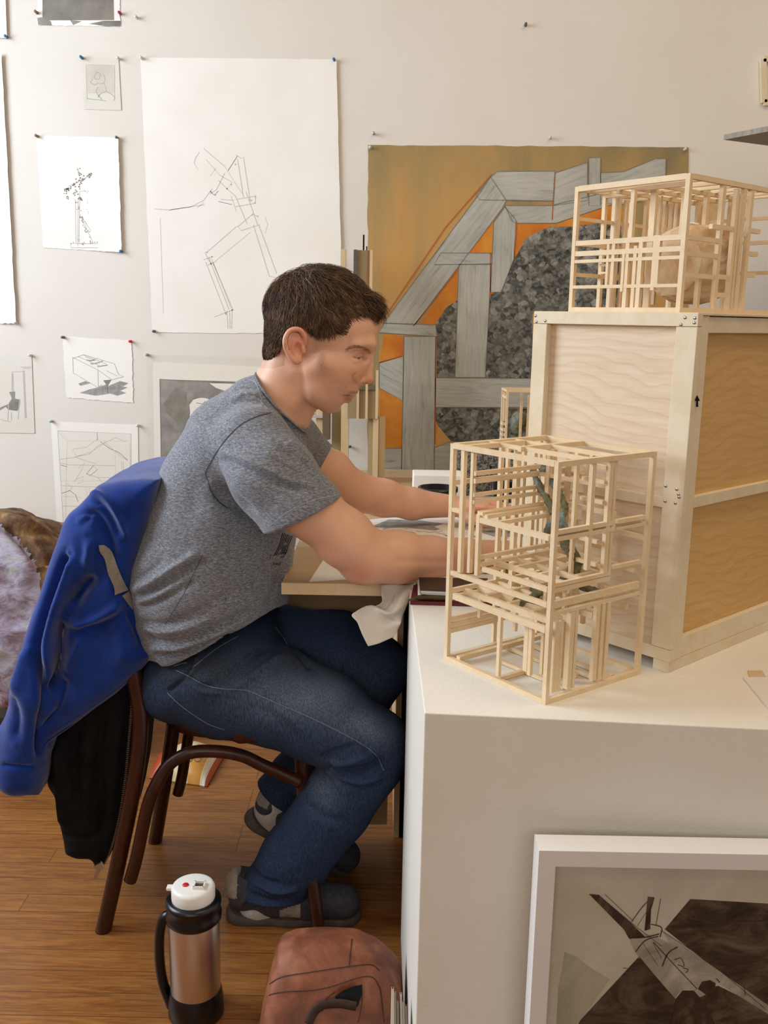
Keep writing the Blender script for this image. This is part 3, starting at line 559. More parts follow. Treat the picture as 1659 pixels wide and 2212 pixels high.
# ================================================================ shelf board upper right
z=1.64; P=[at(1563,302,z=z),at(1659,284,z=z),at(1659,330,z=z)]; a,b,c=P; b2=a+(b-a)*1.6; b2=a+(b2-a); e=np.array([XR,0,0])
R1=a+(b-a)*((XR-a[0])/(b[0]-a[0])); R2=a+(c-a)*((XR-.01-a[0])/(c[0]-a[0])); R2[1]=min(R2[1],YB-.01)
m=MB(); m.prism([a,R1,[XR,R2[1],z],R2],(0,0,.012)); tag(m.build('shelf_board',mat('weathered_board','8c8378','a29a8e',20,(1,6,1),rough=.8)),'grey wooden shelf board jutting in at the upper right','shelf')
# ================================================================ crate
Ccr=np.array([.4012,1.2419,ZT]); yaw=.8411; cl=np.array([-math.cos(yaw),math.sin(yaw),0]); cr_=np.array([math.sin(yaw),math.cos(yaw),0]); up=np.array([0,0,1.])
La,Lb,zb,ht=.2724,.46,.0167,.4772
crate=thing('crate','birch plywood crate with batten edges and a small black arrow, standing on the plinth','crate',Ccr+cl*La/2+cr_*Lb/2)
def CP(a,b,z): return Ccr+cl*a+cr_*b+up*z
def cbox(mb,a0,a1,b0,b1,z0,z1): mb.box(CP((a0+a1)/2,(b0+b1)/2,(z0+z1)/2),cl*(a1-a0)/2,cr_*(b1-b0)/2,up*(z1-z0)/2)
T=zb+ht
m=MB(); cbox(m,.012,La-.012,.012,.016,zb+.004,T-.004); o=m.build('front_panel','ply',crate)
m=MB(); cbox(m,.012,.016,.012,Lb-.012,zb+.004,T-.004); o=m.build('side_panel','ply_shaded',crate); o['label']='plywood side with warm shade in its amber colour'
m=MB(); cbox(m,La-.016,La-.012,.012,Lb-.012,zb+.004,T-.004); m.build('side_panel','ply',crate)
m=MB(); cbox(m,.012,La-.012,Lb-.016,Lb-.012,zb+.004,T-.004); m.build('back_panel','ply',crate)
m=MB(); cbox(m,.012,La-.012,.012,Lb-.012,T-.008,T-.001); m.build('lid','ply',crate)
m=MB(); cbox(m,.012,La-.012,.012,Lb-.012,zb,zb+.006); m.build('bottom_panel','ply',crate)
w=.026
def batten(nm,*a,mt='frame_wood'): m=MB(); cbox(m,*a); return m.build(nm,mt,crate,bevel=.0008)
batten('batten',0,La,0,.012,T-.018,T)                   # front top rail
batten('batten',0,w*1.2,0,.012,zb+.018,T-.0185); batten('batten',La-w,La,0,.012,zb+.018,T-.0185)
batten('batten',0,La,0,.012,zb,zb+.0175); batten('batten',w*1.2,La-w,0.002,.012,.232,.247)
batten('batten',0.002,.012,.0125,.032,zb,T-.004); batten('batten',.002,.012,Lb-.022,Lb,zb,T-.004)
batten('batten',0.003,.012,.0325,Lb-.022,T-.026,T-.005); batten('batten',.003,.012,.0325,Lb-.022,zb,zb+.030); batten('batten',.003,.012,.0325,Lb-.022,.232,.248)
batten('batten',0,.012,.0125,Lb,T-.0035,T); batten('batten',La-.012,La,.0125,Lb,T-.022,T); batten('batten',La-.012,La,.0125,Lb,zb,zb+.022); batten('batten',.012,La-.012,Lb-.012,Lb,T-.022,T)
batten('foot',0.003,.028,.003,Lb,0,zb-.0003); batten('foot',La-.030,La-.003,.003,Lb,0,zb-.0003)
for (px,py) in ((1157,682),(1159,695),(1178,693),(1480,686),(1501,687),(1471,701),(1500,697),(1438,1050),(1462,1057),(1466,1068),(1467,1074),(1437,1083),(1459,1087)):
    m=MB(); d=ray(px,py); t=((Ccr-CAM)@cr_)/(d@cr_); p=CAM+d*t; m.lathe(p-cr_*.0006,[(0,0),(.0022,0),(.0024,.0008)],10,axis=tuple(cr_)); m.build('screw_head','steel',crate,True)
# arrow on the corner batten of the side face
def side(px,py,off):
    d=ray(px,py); n=-cl; Q=Ccr+cl*(.002-off); t=((Q-CAM)@n)/(d@n); return CAM+d*t
m=MB(); ar=[(1506,853),(1512,866),(1508,866),(1508.5,879),(1503.5,879),(1504,866),(1500.5,866)]
m.add([side(x,y,.0029) for x,y in ar],[tuple(range(7))]); o=m.build('arrow_mark','black',crate); o['label']='small black arrow pointing up'
# ================================================================ stick lattices
def lattice(name,label,cat,C0,yaw,La,Lb,Hh,sticks,w,mt='stick'):
    l=np.array([-math.cos(yaw),math.sin(yaw),0]); r=np.array([math.sin(yaw),math.cos(yaw),0]); root=thing(name,label,cat,C0+l*La/2+r*Lb/2)
    for s_ in sticks:
        ax,p0,p1,u,v=s_[:5]; ww=s_[5] if len(s_)>5 else w; w2=s_[6] if len(s_)>6 else ww
        m=MB(); h1,h2=ww/2,w2/2
        # u,v are centre positions (fractions) of the two other axes
        if ax=='a': a0,a1,b0,b1,c0,c1=p0*La,p1*La,u*Lb-h1,u*Lb+h1,v*Hh-h2,v*Hh+h2
        if ax=='b': a0,a1,b0,b1,c0,c1=u*La-h1,u*La+h1,p0*Lb,p1*Lb,v*Hh-h2,v*Hh+h2
        if ax=='c': a0,a1,b0,b1,c0,c1=u*La-h1,u*La+h1,v*Lb-h2,v*Lb+h2,p0*Hh,p1*Hh
        ep=(len(root.children)%17)*.00004; a0-=ep*(ax!='a'); a1+=ep*(ax!='a'); b0-=ep*(ax!='b'); b1+=ep*(ax!='b'); c1+=ep*(ax!='c'); a0,a1=max(a0,-.0006),min(a1,La+.0006); b0,b1=max(b0,-.0006),min(b1,Lb+.0006); c0,c1=max(c0,0.0002),min(c1,Hh+.0006)
        m.box(C0+l*(a0+a1)/2+r*(b0+b1)/2+up*(c0+c1)/2,l*(a1-a0)/2,r*(b1-b0)/2,up*(c1-c0)/2); m.build('stick',mt,root)
    return root
TC=np.array([.2098,1.1261,ZT]); TY,TA,TB,TH=.9221,.1989,.1896,.313
def onleft(px,py): # (a,c) fractions on the plane b=0 of the tower
    l=np.array([-math.cos(TY),math.sin(TY),0]); r=np.array([math.sin(TY),math.cos(TY),0]); d=ray(px,py); P=CAM+d*(((TC-CAM)@r)/(d@r))-TC; return P@l/TA,P[2]/TH
def onright(px,py):
    l=np.array([-math.cos(TY),math.sin(TY),0]); r=np.array([math.sin(TY),math.cos(TY),0]); d=ray(px,py); P=CAM+d*(((TC-CAM)@l)/(d@l))-TC; return P@r/TB,P[2]/TH
f=.0065; e=f/2; ea,eb,ec=e/TA,e/TB,e/TH
ST=[('c',0,1,ea,eb,f),('c',0,1,1-ea,eb,f),('c',0,1,ea,1-eb,f),('c',0,1,1-ea,1-eb,f)]
for c in(ec,1-ec):
    ST+=[('a',2*ea,1-2*ea,eb,c,f),('a',2*ea,1-2*ea,1-eb,c,f),('b',2*eb,1-2*eb,ea,c,f),('b',2*eb,1-2*eb,1-ea,c,f)]
def Lv(x,y0,y1,w=.005,b=eb,w2=None): a,c1=onleft(x[0],y0); a2,c0=onleft(x[1],y1); ST.append(('c',c0,c1,(a+a2)/2,b,w,w2 or .005))
def Lh(p,q,w=.005): a1,c1=onleft(*p); a0,c0=onleft(*q); ST.append(('a',max(a0,2*ea),min(a1,1-2*ea),eb,(c0+c1)/2,.005,w))
def Rv(x,y0,y1,w=.005,w2=.005): b,c1=onright(x[0],y0); b2,c0=onright(x[1],y1); ST.append(('c',c0,c1,ea,(b+b2)/2,w2,w))
def Rh(p,q,w=.005,a=None,w2=.005): b0,c0=onright(*p); b1,c1=onright(*q); ST.append(('b',max(b0,2*eb),min(b1,1-2*eb),ea if a is None else a,(c0+c1)/2,w2,w))
# left face
Lv((1001,989),974,1236,.0055); Lv((1018,1008),978,1238,.004,eb*1.6); Lv((1032,1027),1112,1243,.005)
Lh((972,1100),(992,1106),.005); Lh((1036,1121),(1184,1167),.0065); Lh((968,1235),(1179,1309),.0065); Lh((977,1286),(1176,1364),.0085); Lh((1040,1228),(1180,1277),.006)
Lv((1077,1074),1325,1462,.005); Lv((1121,1116),1345,1455,.007,.10,.009); Lv((1137,1130),1350,1462,.005,.06); Lv((1150,1147),1352,1448,.007,.22); Lv((1161,1156),1355,1455,.005,.16); Lv((1168,1164),1358,1436,.004,.3)
# right face
Rv((1289,1269),996,1232,.006); Rv((1328,1304),992,1240,.0065); Rv((1339,1313),990,1240,.004,.004)
Rh((1205,1152),(1329,1129)); Rh((1205,1158),(1329,1135),.005,.045); Rh((1205,1167),(1329,1142)); Rh((1335,1130),(1394,1116)); Rh((1337,1137),(1395,1124),.005,.045); Rh((1333,1142),(1396,1132),.004)
Rh((1327,1226),(1386,1214)); Rh((1327,1234),(1386,1222),.006,.04); Rh((1198,1266),(1320,1239)); Rh((1198,1277),(1320,1249),.006); Rh((1194,1306),(1382,1266),.009); Rh((1193,1326),(1382,1284),.0045); Rh((1192,1340),(1217,1335),.004)
Rv((1207,1197),1344,1496,.008,.005); Rv((1218,1208),1340,1494,.004,.004); Rv((1238,1228),1322,1488,.007,.007); Rv((1248,1240),1316,1486,.004,.004); Rv((1294,1284),1305,1470,.0065); Rv((1304,1295),1303,1468,.005,.009); Rv((1316,1308),1301,1465,.0055)
# rails running back from the left face
for (px,py),b1,w in (((1021,1024),.98,.005),((1020,1040),.98,.006),((1018,1070),.98,.005),((1017,1085),.98,.005)):
    a,c=onleft(px,py); ST.append(('b',eb,b1,a,c,.005,w))
for px,py,b1 in ((1030,1109,.9),(1036,1111,.95),(1046,1117,.95),(1068,1131,.8),(1031,1205,1),(1031,1221,1),(1030,1236,.6)):
    a,c=onleft(px,py); ST.append(('b',eb,b1,a,c,.005,.005))
for px,py,b1 in ((972,1043,.8),(967,1278,1),(966,1293,.3),(968,1340,.45),(965,1352,.5),(963,1364,.65)):
    a,c=onleft(px,py); ST.append(('b',eb,b1,1-ea if px<975 else a,c,.005,.006))
a,c=onleft(984,1424); ST.append(('b',2*eb,1-eb,.88,ec*2.2,.006,.006)); ST.append(('b',2*eb,.30,.47,ec,.005,.005))
# lattice decks
cA=onleft(1040,1228)[1]; cB=onleft(977,1286)[1]
for b in (.2,.38,.56,.74,.9): ST.append(('a',0.03,.80,b,cA,.005,.007))
for a_,b0,b1 in ((.28,.2,.9),(.5,.2,.75),(.12,.38,.56),(.68,.55,.95)): ST.append(('b',b0,b1,a_,cA+.004,.005,.006))
for b in (.16,.30,.5,.7,.86): ST.append(('a',.05,.97,b,cB,.005,.008))
for a_ in (.3,.52,.74): ST.append(('b',.16,.86,a_,cB+.006,.005,.006))
for a_,b_ in ((.8,.16),(.66,.30),(.45,.16),(.5,.5),(.3,.7)): ST.append(('c',cB-.10,cB,a_,b_,.005,.005))
# ladder
for px,py in ((1320,1012),(1316,1043),(1312,1087),(1300,1173),(1297,1222)):
    b,c=onright(px,py); ST.append(('a',.03,.22,b,c,.005,.005)); 
b,_=onright(1290,1100); ST.append(('c',.30,1,.22,.44,.004,.005)); ST.append(('c',.62,1,.24,.62,.004,.005))
# inner and back members
for c,b0,b1 in ((.955,.35,.35),(.955,.62,.62)): ST.append(('a',.02,.98,b0,1-ec*1.0,.005,.005))
ST+=[('b',.02,.6,.86,1-ec,.005,.006),('b',.3,.98,.62,1-ec,.005,.006),('a',.02,.98,1-eb,.62,.005,.006),('a',.02,.98,1-eb,.35,.005,.005),('a',.02,.7,.62,.86,.005,.005),('a',.02,.7,.62,.75,.005,.006),('a',.02,.6,.62,.60,.005,.006),('a',.3,.98,1-eb,.84,.005,.005)]
for v_,c0,c1,w_ in ((.50,.03,.97,.006),(.57,.25,.97,.004),(.66,.25,.97,.006),(.74,.40,.97,.004),(.86,.45,.97,.006)): ST.append(('c',c0,c1,1-ea,v_,.005,w_))
for u_,v_,c0,c1 in ((.82,.5,.3,.97),(.74,.8,.3,.98),(.70,.92,.3,.98),(.55,.96,.4,.9),(.62,.62,.55,.97),(.3,.6,.02,.42),(.2,.75,.02,.42),(.42,.5,.02,.40),(.34,.34,.02,.40),(.22,.40,.02,.40)): ST.append(('c',c0,c1,u_,v_,.005,.006))
ST+=[('a',.2,.98,.55,.012,.005,.005),('a',.1,.7,.30,.012,.005,.005),('a',.05,.95,.75,.012,.006,.005),('a',.02,.5,.62,.012,.005,.005)]
tower=lattice('lattice_tower','tall wooden stick lattice sculpture with a twisted bronze branch, at the plinth front','sculpture',TC,TY,TA,TB,TH,ST,.005)
# branch inside the tower
def inT(px,py,b,):  # point at fraction b of tower depth measured along the right direction from the left face
    r=np.array([math.sin(TY),math.cos(TY),0]); Q=TC+r*TB*b; d=ray(px,py); return CAM+d*(((Q-CAM)@r)/(d@r))
F=Fld((.1,1.1,ZT+.01),(.36,1.42,ZT+.34),.0016)
br=[([(1160,1004,.72),(1178,1000,.7)],5),([(1152,1018,.75),(1158,1035,.7),(1167,1055,.66),(1178,1072,.6),(1188,1090,.55),(1194,1108,.5)],6.5),([(1168,1006,.7),(1183,1025,.68),(1196,1045,.62),(1207,1065,.58),(1217,1085,.5),(1218,1105,.45),(1212,1125,.42)],7),
    ([(1205,1130,.42),(1192,1132,.42),(1182,1150,.42)],8),([(1212,1135,.42),(1220,1165,.44),(1232,1190,.46),(1244,1212,.5),(1240,1232,.5),(1225,1250,.48),(1212,1266,.45)],12),([(1244,1212,.5),(1262,1215,.55)],5),([(1236,1235,.5),(1250,1240,.55)],8),
    ([(1212,1266,.45),(1190,1272,.4),(1165,1280,.36),(1150,1290,.32),(1125,1302,.28),(1116,1310,.26)],8),([(1122,1300,.28),(1112,1296,.28)],5),([(1150,1300,.32),(1180,1308,.34)],9),([(1235,1262,.6),(1262,1270,.65),(1290,1277,.7)],6),([(1170,1275,.36),(1150,1272,.36)],6)]
for P,rp in br:
    Q=smoothpath([inT(*p) for p in P],3)
    for i in range(len(Q)-1): F.cone(Q[i],rp*1.08*sc(Q[i]),Q[i+1],rp*1.08*sc(Q[i+1]),.003)
V,Q=F.mesh(1); N=normals(V,Q); V=V+N*(vnoise(V,230,3,3)*.0018-np.abs(vnoise(V,480,6,2))*.0018)[:,None]
MAT['branch']=multi('bronze_bark',[(.30,'38352a'),(.42,'625d42'),(.5,'7d7752'),(.57,'646f6b'),(.66,'8aa3a3')],45,.55,.7,.002)
nadd('branch',V,Q,'branch',tower)
# ================================================================ stick cube on the crate
def s5(x,y): return (1190+x/3.537,350+y/3.537)
CC=at(1468,672,y=1.287); CC[2]=ZT+T+.0002; CY=.885; CA,CB=.191,.25; CH=at(1504,374,y=1.287)[2]-CC[2]
cl2=np.array([-math.cos(CY),math.sin(CY),0]); cr2=np.array([math.sin(CY),math.cos(CY),0])
def cleft(p,b=0):
    d=ray(*p); P=CAM+d*(((CC+cr2*CB*b-CAM)@cr2)/(d@cr2))-CC; return P@cl2/CA,P[2]/CH
def cright(p,a=0):
    d=ray(*p); P=CAM+d*(((CC+cl2*CA*a-CAM)@cl2)/(d@cl2))-CC; return P@cr2/CB,P[2]/CH
f=.0062; ea,eb,ec=f/2/CA,f/2/CB,f/2/CH
Q5=[('c',0,1,ea,eb,.0068),('c',0,1,1-ea,eb,f),('c',0,1,ea,1-eb,f),('c',0,1,1-ea,1-eb,f)]
for c in(ec,1-ec): Q5+=[('a',2*ea,1-2*ea,eb,c,f,f if c<.5 else .008),('a',2*ea,1-2*ea,1-eb,c,f),('b',2*eb,1-2*eb,ea,c,f),('b',2*eb,1-2*eb,1-ea,c,f)]
def cv(xt,yt,xb,yb,w=.005,b=None):
    bb=eb if b is None else b; a,c1=cleft(s5(xt,yt),bb); a2,c0=cleft(s5(xb,yb),bb); Q5.append(('c',max(c0,0),min(c1,1),(a+a2)/2,bb,w,.005))
def ch(x0,y0,x1,y1,w=.005,b=None):
    bb=eb if b is None else b; a1,c0=cleft(s5(x0,y0),bb); a0,c1=cleft(s5(x1,y1),bb); Q5.append(('a',max(a0,ea),min(a1,1-ea),bb,(c0+c1)/2,.005,w))
ch(200,622,1015,578,.0065); ch(195,703,1005,665,.0065); ch(190,760,1000,733,.004); ch(170,960,975,942,.004); ch(380,790,440,788,.003,.06); ch(380,848,440,846,.003,.06)
cv(450,592,425,960,.004); cv(470,590,448,962,.003,.06); cv(495,590,462,962,.005); cv(560,700,535,990,.004,-.0); cv(600,585,558,1135,.006); cv(655,640,622,1135,.005); cv(700,585,660,1135,.006); cv(680,700,650,990,.004,.05)
cv(810,560,778,980,.005); cv(838,560,800,955,.005); cv(655,205,560,1110,.005,.06); cv(428,250,355,1110,.005,.25); cv(530,275,455,1110,.006,.32); cv(585,290,520,1110,.005,.4); cv(622,295,560,1100,.004,.5); cv(725,300,690,1090,.004,.5); cv(790,190,735,1110,.009,.2)
cv(830,260,790,1090,.005,.45); cv(880,270,850,700,.005,.6); cv(930,270,905,640,.006,.7); cv(980,270,950,620,.006,.8); cv(1030,225,990,560,.005,.2)
ch(410,258,740,235,.005,.25); ch(560,292,750,285,.004,.45); ch(650,205,1060,165,.006,.1); ch(820,225,1060,190,.006,.3)
def rv(xt,yt,xb,yb,w=.005,a=None):
    aa=ea if a is None else a; b,c1=cright(s5(xt,yt),aa); b2,c0=cright(s5(xb,yb),aa); Q5.append(('c',max(c0,0),min(c1,1),aa,(b+b2)/2,.005,w))
def rh(x0,y0,x1,y1,w=.005,a=None):
    aa=ea if a is None else a; b0,c0=cright(s5(x0,y0),aa); b1,c1=cright(s5(x1,y1),aa); b0=eb if x0<1130 else b0; Q5.append(('b',max(b0,eb),min(b1,1-eb),aa,(c0+c1)/2,.005,w))
rv(1325,165,1230,1140,.007); rv(1420,205,1340,1140,.006); rv(1440,250,1365,1140,.004); rv(1475,200,1395,1140,.006); rv(1540,215,1440,1145,.006); rv(1205,205,1160,570,.006,.3); rv(1130,870,1105,1120,.005,.1); rv(1140,270,1110,460,.008,.6); rv(1300,300,1260,1000,.006,.7); rv(1510,300,1480,1120,.004,.3)
for x0,y0,x1,y1 in ((1085,595,1270,590),(1120,715,1260,713),(1070,875,1235,872),(1220,510,1380,495),(1255,880,1340,878),(1515,530,1590,528),(1490,705,1570,703),(1470,865,1550,863),(1440,555,1480,553),(1250,1018,1320,1016)): rh(x0,y0,x1,y1,.006)
for b_ in (.12,.3,.45,.6,.72,.85): Q5.append(('a',.02,.98,b_,1-ec*1.2,.005,.006))
for a_ in (.3,.5,.7): Q5.append(('b',.1,.95,a_,1-ec*3,.005,.005))
for b_,a_ in ((.75,.75),(.85,.6),(.6,.85),(.9,.4),(.9,.8),(.7,.95),(.5,.97),(.35,.97)): Q5.append(('c',.0,1,a_,b_,.005,.006))
for c_ in (.35,.6,.8): Q5.append(('a',.02,.98,1-eb,c_,.005,.005)); Q5.append(('b',.02,.98,1-ea,c_-.05,.005,.005))
cube=lattice('lattice_cube','boxy wooden stick lattice around a pale plaster lump, on top of the crate','sculpture',CC,CY,CA,CB,CH,Q5,.005)
cc=CC+cl2*CA*.40+cr2*CB*.52+np.array([0,0,CH*.40])
F=Fld(cc-.08,cc+.08,.0017); F.ell(cc,(.062,.055,.052),.01,rot=.15); F.ell(cc+[.02,-.01,.012],(.045,.045,.042),.02); F.ell(cc+[-.035,-.035,-.005],(.035,.03,.038),.02); F.ell(cc+[.012,.01,-.025],(.05,.04,.03),.02)
# flat sawn face towards the camera-left
V,Q=F.mesh(1); n=np.array([-.72,-.69,0]); d=(V-cc)@n; lim=.043; m_=d>lim; V[m_]-=n*(d[m_]-lim)[:,None]*.92
N=normals(V,Q); nz=vnoise(V,45,5,4); n2=np.abs(vnoise(V,75,6,4)); V=V+N*(np.where(m_,.0004,.006)*(nz-n2*1.5))[:,None]
MAT['plaster_lump']=multi('cream_plaster',[(.35,'c09a70'),(.5,'dcc09a'),(.62,'ead8ba')],16,.8,.5,.002,detail=8)
nadd('plaster_lump',V,Q,'plaster_lump',cube)
# ================================================================ things at the back of the desk
yb=2.55; a=at(985,974,y=yb); b=at(1140,974,y=yb)
m=MB(); m.abox((a[0],yb,ZT),(b[0]+.06,yb+.14,a[2])); 
tag(m.build('stone_block',multi('speckled_stone',[(.42,'3e3c38'),(.5,'77736b'),(.6,'8e8a80')],160,.9,.2,.001,detail=2),bevel=.003),'grey speckled block behind the clear cup','block')
zt=a[2]; m0=at(1072,950,y=2.60); mini_w=(at(1140,940,y=2.60)[0]-m0[0])
ms=[]; e2=.006
for u_ in(.04,.96):
    for v_ in(.04,.96): ms.append(('c',0,1,u_,v_,e2,e2))
for c_ in(.015,.985):
    for u_ in(.04,.96): ms+=[('b',.04,.96,u_,c_,e2,e2),('a',.04,.96,u_,c_,e2,e2)]
for c_,(x0,x1) in zip((.2,.28,.36,.45,.12),((.0,.5),(.0,.5),(.0,.6),(.0,.5),(.0,.5))): ms.append(('b',x0+.04,x1,.04,c_,e2,e2))
ms+=[('c',.0,.95,.04,.2,e2,e2),('c',.5,.95,.04,.42,e2*.7,e2*.7),('c',.5,.95,.04,.5,e2*.7,e2*.7),('b',.2,.96,.04,.88,e2,e2),('c',.0,.95,.5,.75,e2,e2),('c',.1,.9,.8,.3,e2,e2)]
mt0=np.array([m0[0]+.005,2.575,zt]); mini=lattice('lattice_model','small wooden stick frame with a blue-green lump, beside the crate in the background','sculpture',mt0,math.pi/2-.0+math.radians(88),.09,.09,at(1100,836,y=2.60)[2]-zt,ms,e2)
F=Fld((m0[0]-.05,2.5,zt),(m0[0]+.2,2.75,zt+.2),.003); q=at(1118,915,y=2.62); F.ell(q,(.02,.02,.034),.01); F.ell(q+[.012,0,.012],(.018,.018,.02),.01); V,Q=F.mesh(1); N=normals(V,Q); V+=N*(vnoise(V,200,8,3)*.003)[:,None]
nadd('lump',V,Q,'branch',mini)
# gold cardboard tower
gt=thing('cardboard_tower','tall gold and tan cardboard tower model with two antennas, behind the man\'s face','model',at(790,1020,y=2.78))
def pbox(nm,x0,y0,x1,y1,y,th,mt,par,zf=None,lab=None,mb=None):
    a=at(x0,y0,y=y); b=at(x1,y1,y=y); mm=mb or MB(); mm.abox((a[0],y,b[2] if zf is None else zf),(b[0],y+th,a[2]))
    if mb is None:
        o=mm.build(nm,mt,par)
        if lab: o['label']=lab
        return o
zg=ZT
pbox('upper_block',765,540,801,700,2.75,.05,'brass',gt); pbox('dark_edge',764,539,770,700,2.744,.05,mat('grey_edge','5d5752',rough=.8),gt,lab='dark grey edge'); pbox('pale_edge',799,540,803,700,2.745,.04,'cardlight',gt,lab='pale edge'); pbox('orange_edge',794,541,797,700,2.747,.01,mat('rust_edge','8a5a2c',rough=.8),gt,lab='rusty edge')
pbox('antenna',784,507,787,541,2.765,.005,'black',gt); pbox('antenna',791,532,793.5,541,2.765,.004,'black',gt)
pbox('side_strip',736,538,746,690,2.80,.02,'cardlight',gt)
pbox('middle_block',753,690,815,905,2.73,.07,'brass',gt)
for x in (773,792,814): pbox('slat',x-2,800,x+2,905,2.722,.008,'cardlight',gt)
pbox('dark_band',755,832,812,842,2.7225,.008,mat('brown_band','6f5f45',rough=.8),gt,lab='brown band')
pbox('post',737,868,752,1003,2.74,.03,'cardlight',gt,zf=zg); pbox('post',717,888,735,1000,2.76,.03,'brass',gt,zf=zg)
pbox('post',796,902,818,1000,2.74,.05,'brass',gt,zf=zg); pbox('post',806,904,816,1016,2.732,.008,'cardlight',gt,zf=zg); pbox('post',817,900,831,1000,2.75,.03,'cardlight',gt,zf=zg)
pbox('cross_bar',660,897,697,903,2.74,.05,mat('pale_grey_board','b8b4b0',rough=.7),gt); pbox('block',697,880,712,950,2.74,.04,mat('brown_card','6e5a45',rough=.8),gt); pbox('block',683,880,697,945,2.75,.04,'cardlight',gt); pbox('block',665,860,737,892,2.77,.04,'brass',gt)
# crumpled grey slab
F=Fld((-.35,2.3,ZT-.01),(.1,2.72,ZT+.08),.005); F.poly([(at(690,1000,y=2.6)[0],ZT),(at(690,1000,y=2.6)[0],ZT+.022),(at(870,1000,y=2.6)[0],ZT+.012),(at(870,1000,y=2.6)[0],ZT)],2.50,2.69,.006); V,Q=F.mesh(1); N=normals(V,Q); V+=N*(vnoise(V,60,2,3)*.004*(V[:,2]>ZT+.006))[:,None]
tag(nadd('slate_slab',V,Q,multi('grey_green_slate',[(.4,'77796f'),(.5,'989a8f'),(.6,'7f7a6a')],20,.8,.4)),'flat grey-green slab lying at the foot of the gold cardboard tower','slab')
# white boxes / sheets
def flat(nm,P,z,th,mt,lab,cat,**k):
    m=MB(); m.prism([at(x,y,z=z+th) for x,y in P],(0,0,-th)); return tag(m.build(nm,mt,**k),lab,cat)
a=at(892,1010,y=2.50)
m=MB(); m.abox((a[0],2.44,ZT),(a[0]+.13,2.53,a[2]-.01)); tag(m.build('white_box','paper',bevel=.002),'small white box behind the steel mug','box')
flat('paper_sheet',[(668,1256),(711,1190),(860,1190),(850,1245)],ZT,.0006,'paper','plain white paper on the desk under the near forearm','paper')
dr=[(770,1125),(860,1116),(1150,1112),(1230,1150),(1200,1215),(900,1180),(800,1150)]
m=MB(); m.prism([at(x,y,z=ZT+.0012) for x,y in dr],(0,0,-.0006)); mats=['paper2']
zz=ZT+.0014
def df(P,mi,z=zz): m.add([at(x,y,z=z) for x,y in P],[tuple(range(len(P)))],mi)
df([(800,1138),(840,1122),(900,1123),(958,1131),(938,1138),(950,1143),(940,1146),(880,1140),(830,1140)],1); df([(1038,1150),(1060,1145),(1110,1147),(1140,1160),(1070,1160)],1); df([(820,1128),(900,1128),(935,1134),(900,1134)],2,zz+.0002)
for i in range(60):
    x=rng.uniform(820,1130); y=rng.uniform(1130,1170); a_=rng.uniform(0,3.14); L_=rng.uniform(8,30); P=[(x,y),(x+math.cos(a_)*L_*.5,y+math.sin(a_)*L_*.25),(x+math.cos(a_+.5)*L_,y+math.sin(a_+.5)*L_*.4)]
    for p,q in zip(P[:-1],P[1:]): m.add([at(p[0],p[1],z=zz+.0004),at(q[0],q[1],z=zz+.0004),at(q[0],q[1]+.9,z=zz+.0004),at(p[0],p[1]+.9,z=zz+.0004)],[(0,1,2,3)],3)
tag(m.build('desk_drawing',['paper2','shade','wash_soft','pencil']),'large drawing with grey washes lying between the man\'s forearms','drawing')
flat('paper_sheet',[(995,1070),(1015,1052),(1072,1052),(1085,1080),(1120,1085),(1130,1100),(1000,1098)],ZT,.004,'paper','white paper stack under the clear cup','paper')
# clear cup with dark drink
cp_=at(1085,1083,z=ZT+.0045); s_=sc(cp_); cup=thing('plastic_cup','clear plastic cup with dark paint in it, on white paper','cup',cp_)
hh=at(1085,1006,y=cp_[1])[2]-cp_[2]
t=NT('clear_plastic'); t.b.inputs['Base Color'].default_value=(.9,.92,.95,1); t.b.inputs['Roughness'].default_value=.08; t.b.inputs['Transmission Weight'].default_value=1; t.b.inputs['IOR'].default_value=1.12; MAT['clear']=t.m
m=MB(); r0,r1=22*s_,30*s_; m.lathe(cp_,[(0,.0005),(r0,.0005),(r1,hh-.004),(r1+.0015,hh-.002),(r1+.0005,hh),(r1-.0012,hh-.001),(r0-.001,.002),(0,.002)],32); m.build('cup_wall','clear',cup,True)
m=MB(); hp=hh*.5; m.lathe(cp_,[(0,.0025),(r0-.0015,.0025),(r0+(r1-r0)*.5-.0015,hp),(0,hp)],32); o=m.build('paint','black',cup,True)
# steel mug
mp=at(947,1090,z=ZT+.001); mp[1]=2.36; mp[0]=at(946,1060,y=2.36)[0]; s_=sc(mp); zt_=at(946,1052,y=2.36)[2]-mp[2]
mug=thing('travel_mug','short steel mug with a black rim between the man\'s hands and the white box','mug',mp)
R_=43*s_; m=MB(); m.lathe(mp,[(0,0),(R_*.86,0),(R_*.88,.004),(R_*.92,zt_-.014),(R_*.9,zt_-.014),(0,zt_-.05)],40); m.build('mug_body','metal',mug,True)
m=MB(); m.lathe(mp,[(R_*.93,zt_-.014),(R_,zt_-.010),(R_,zt_),(R_*.9,zt_),(R_*.82,.012),(0,.01)],40); m.build('rim','blackplastic',mug,True)
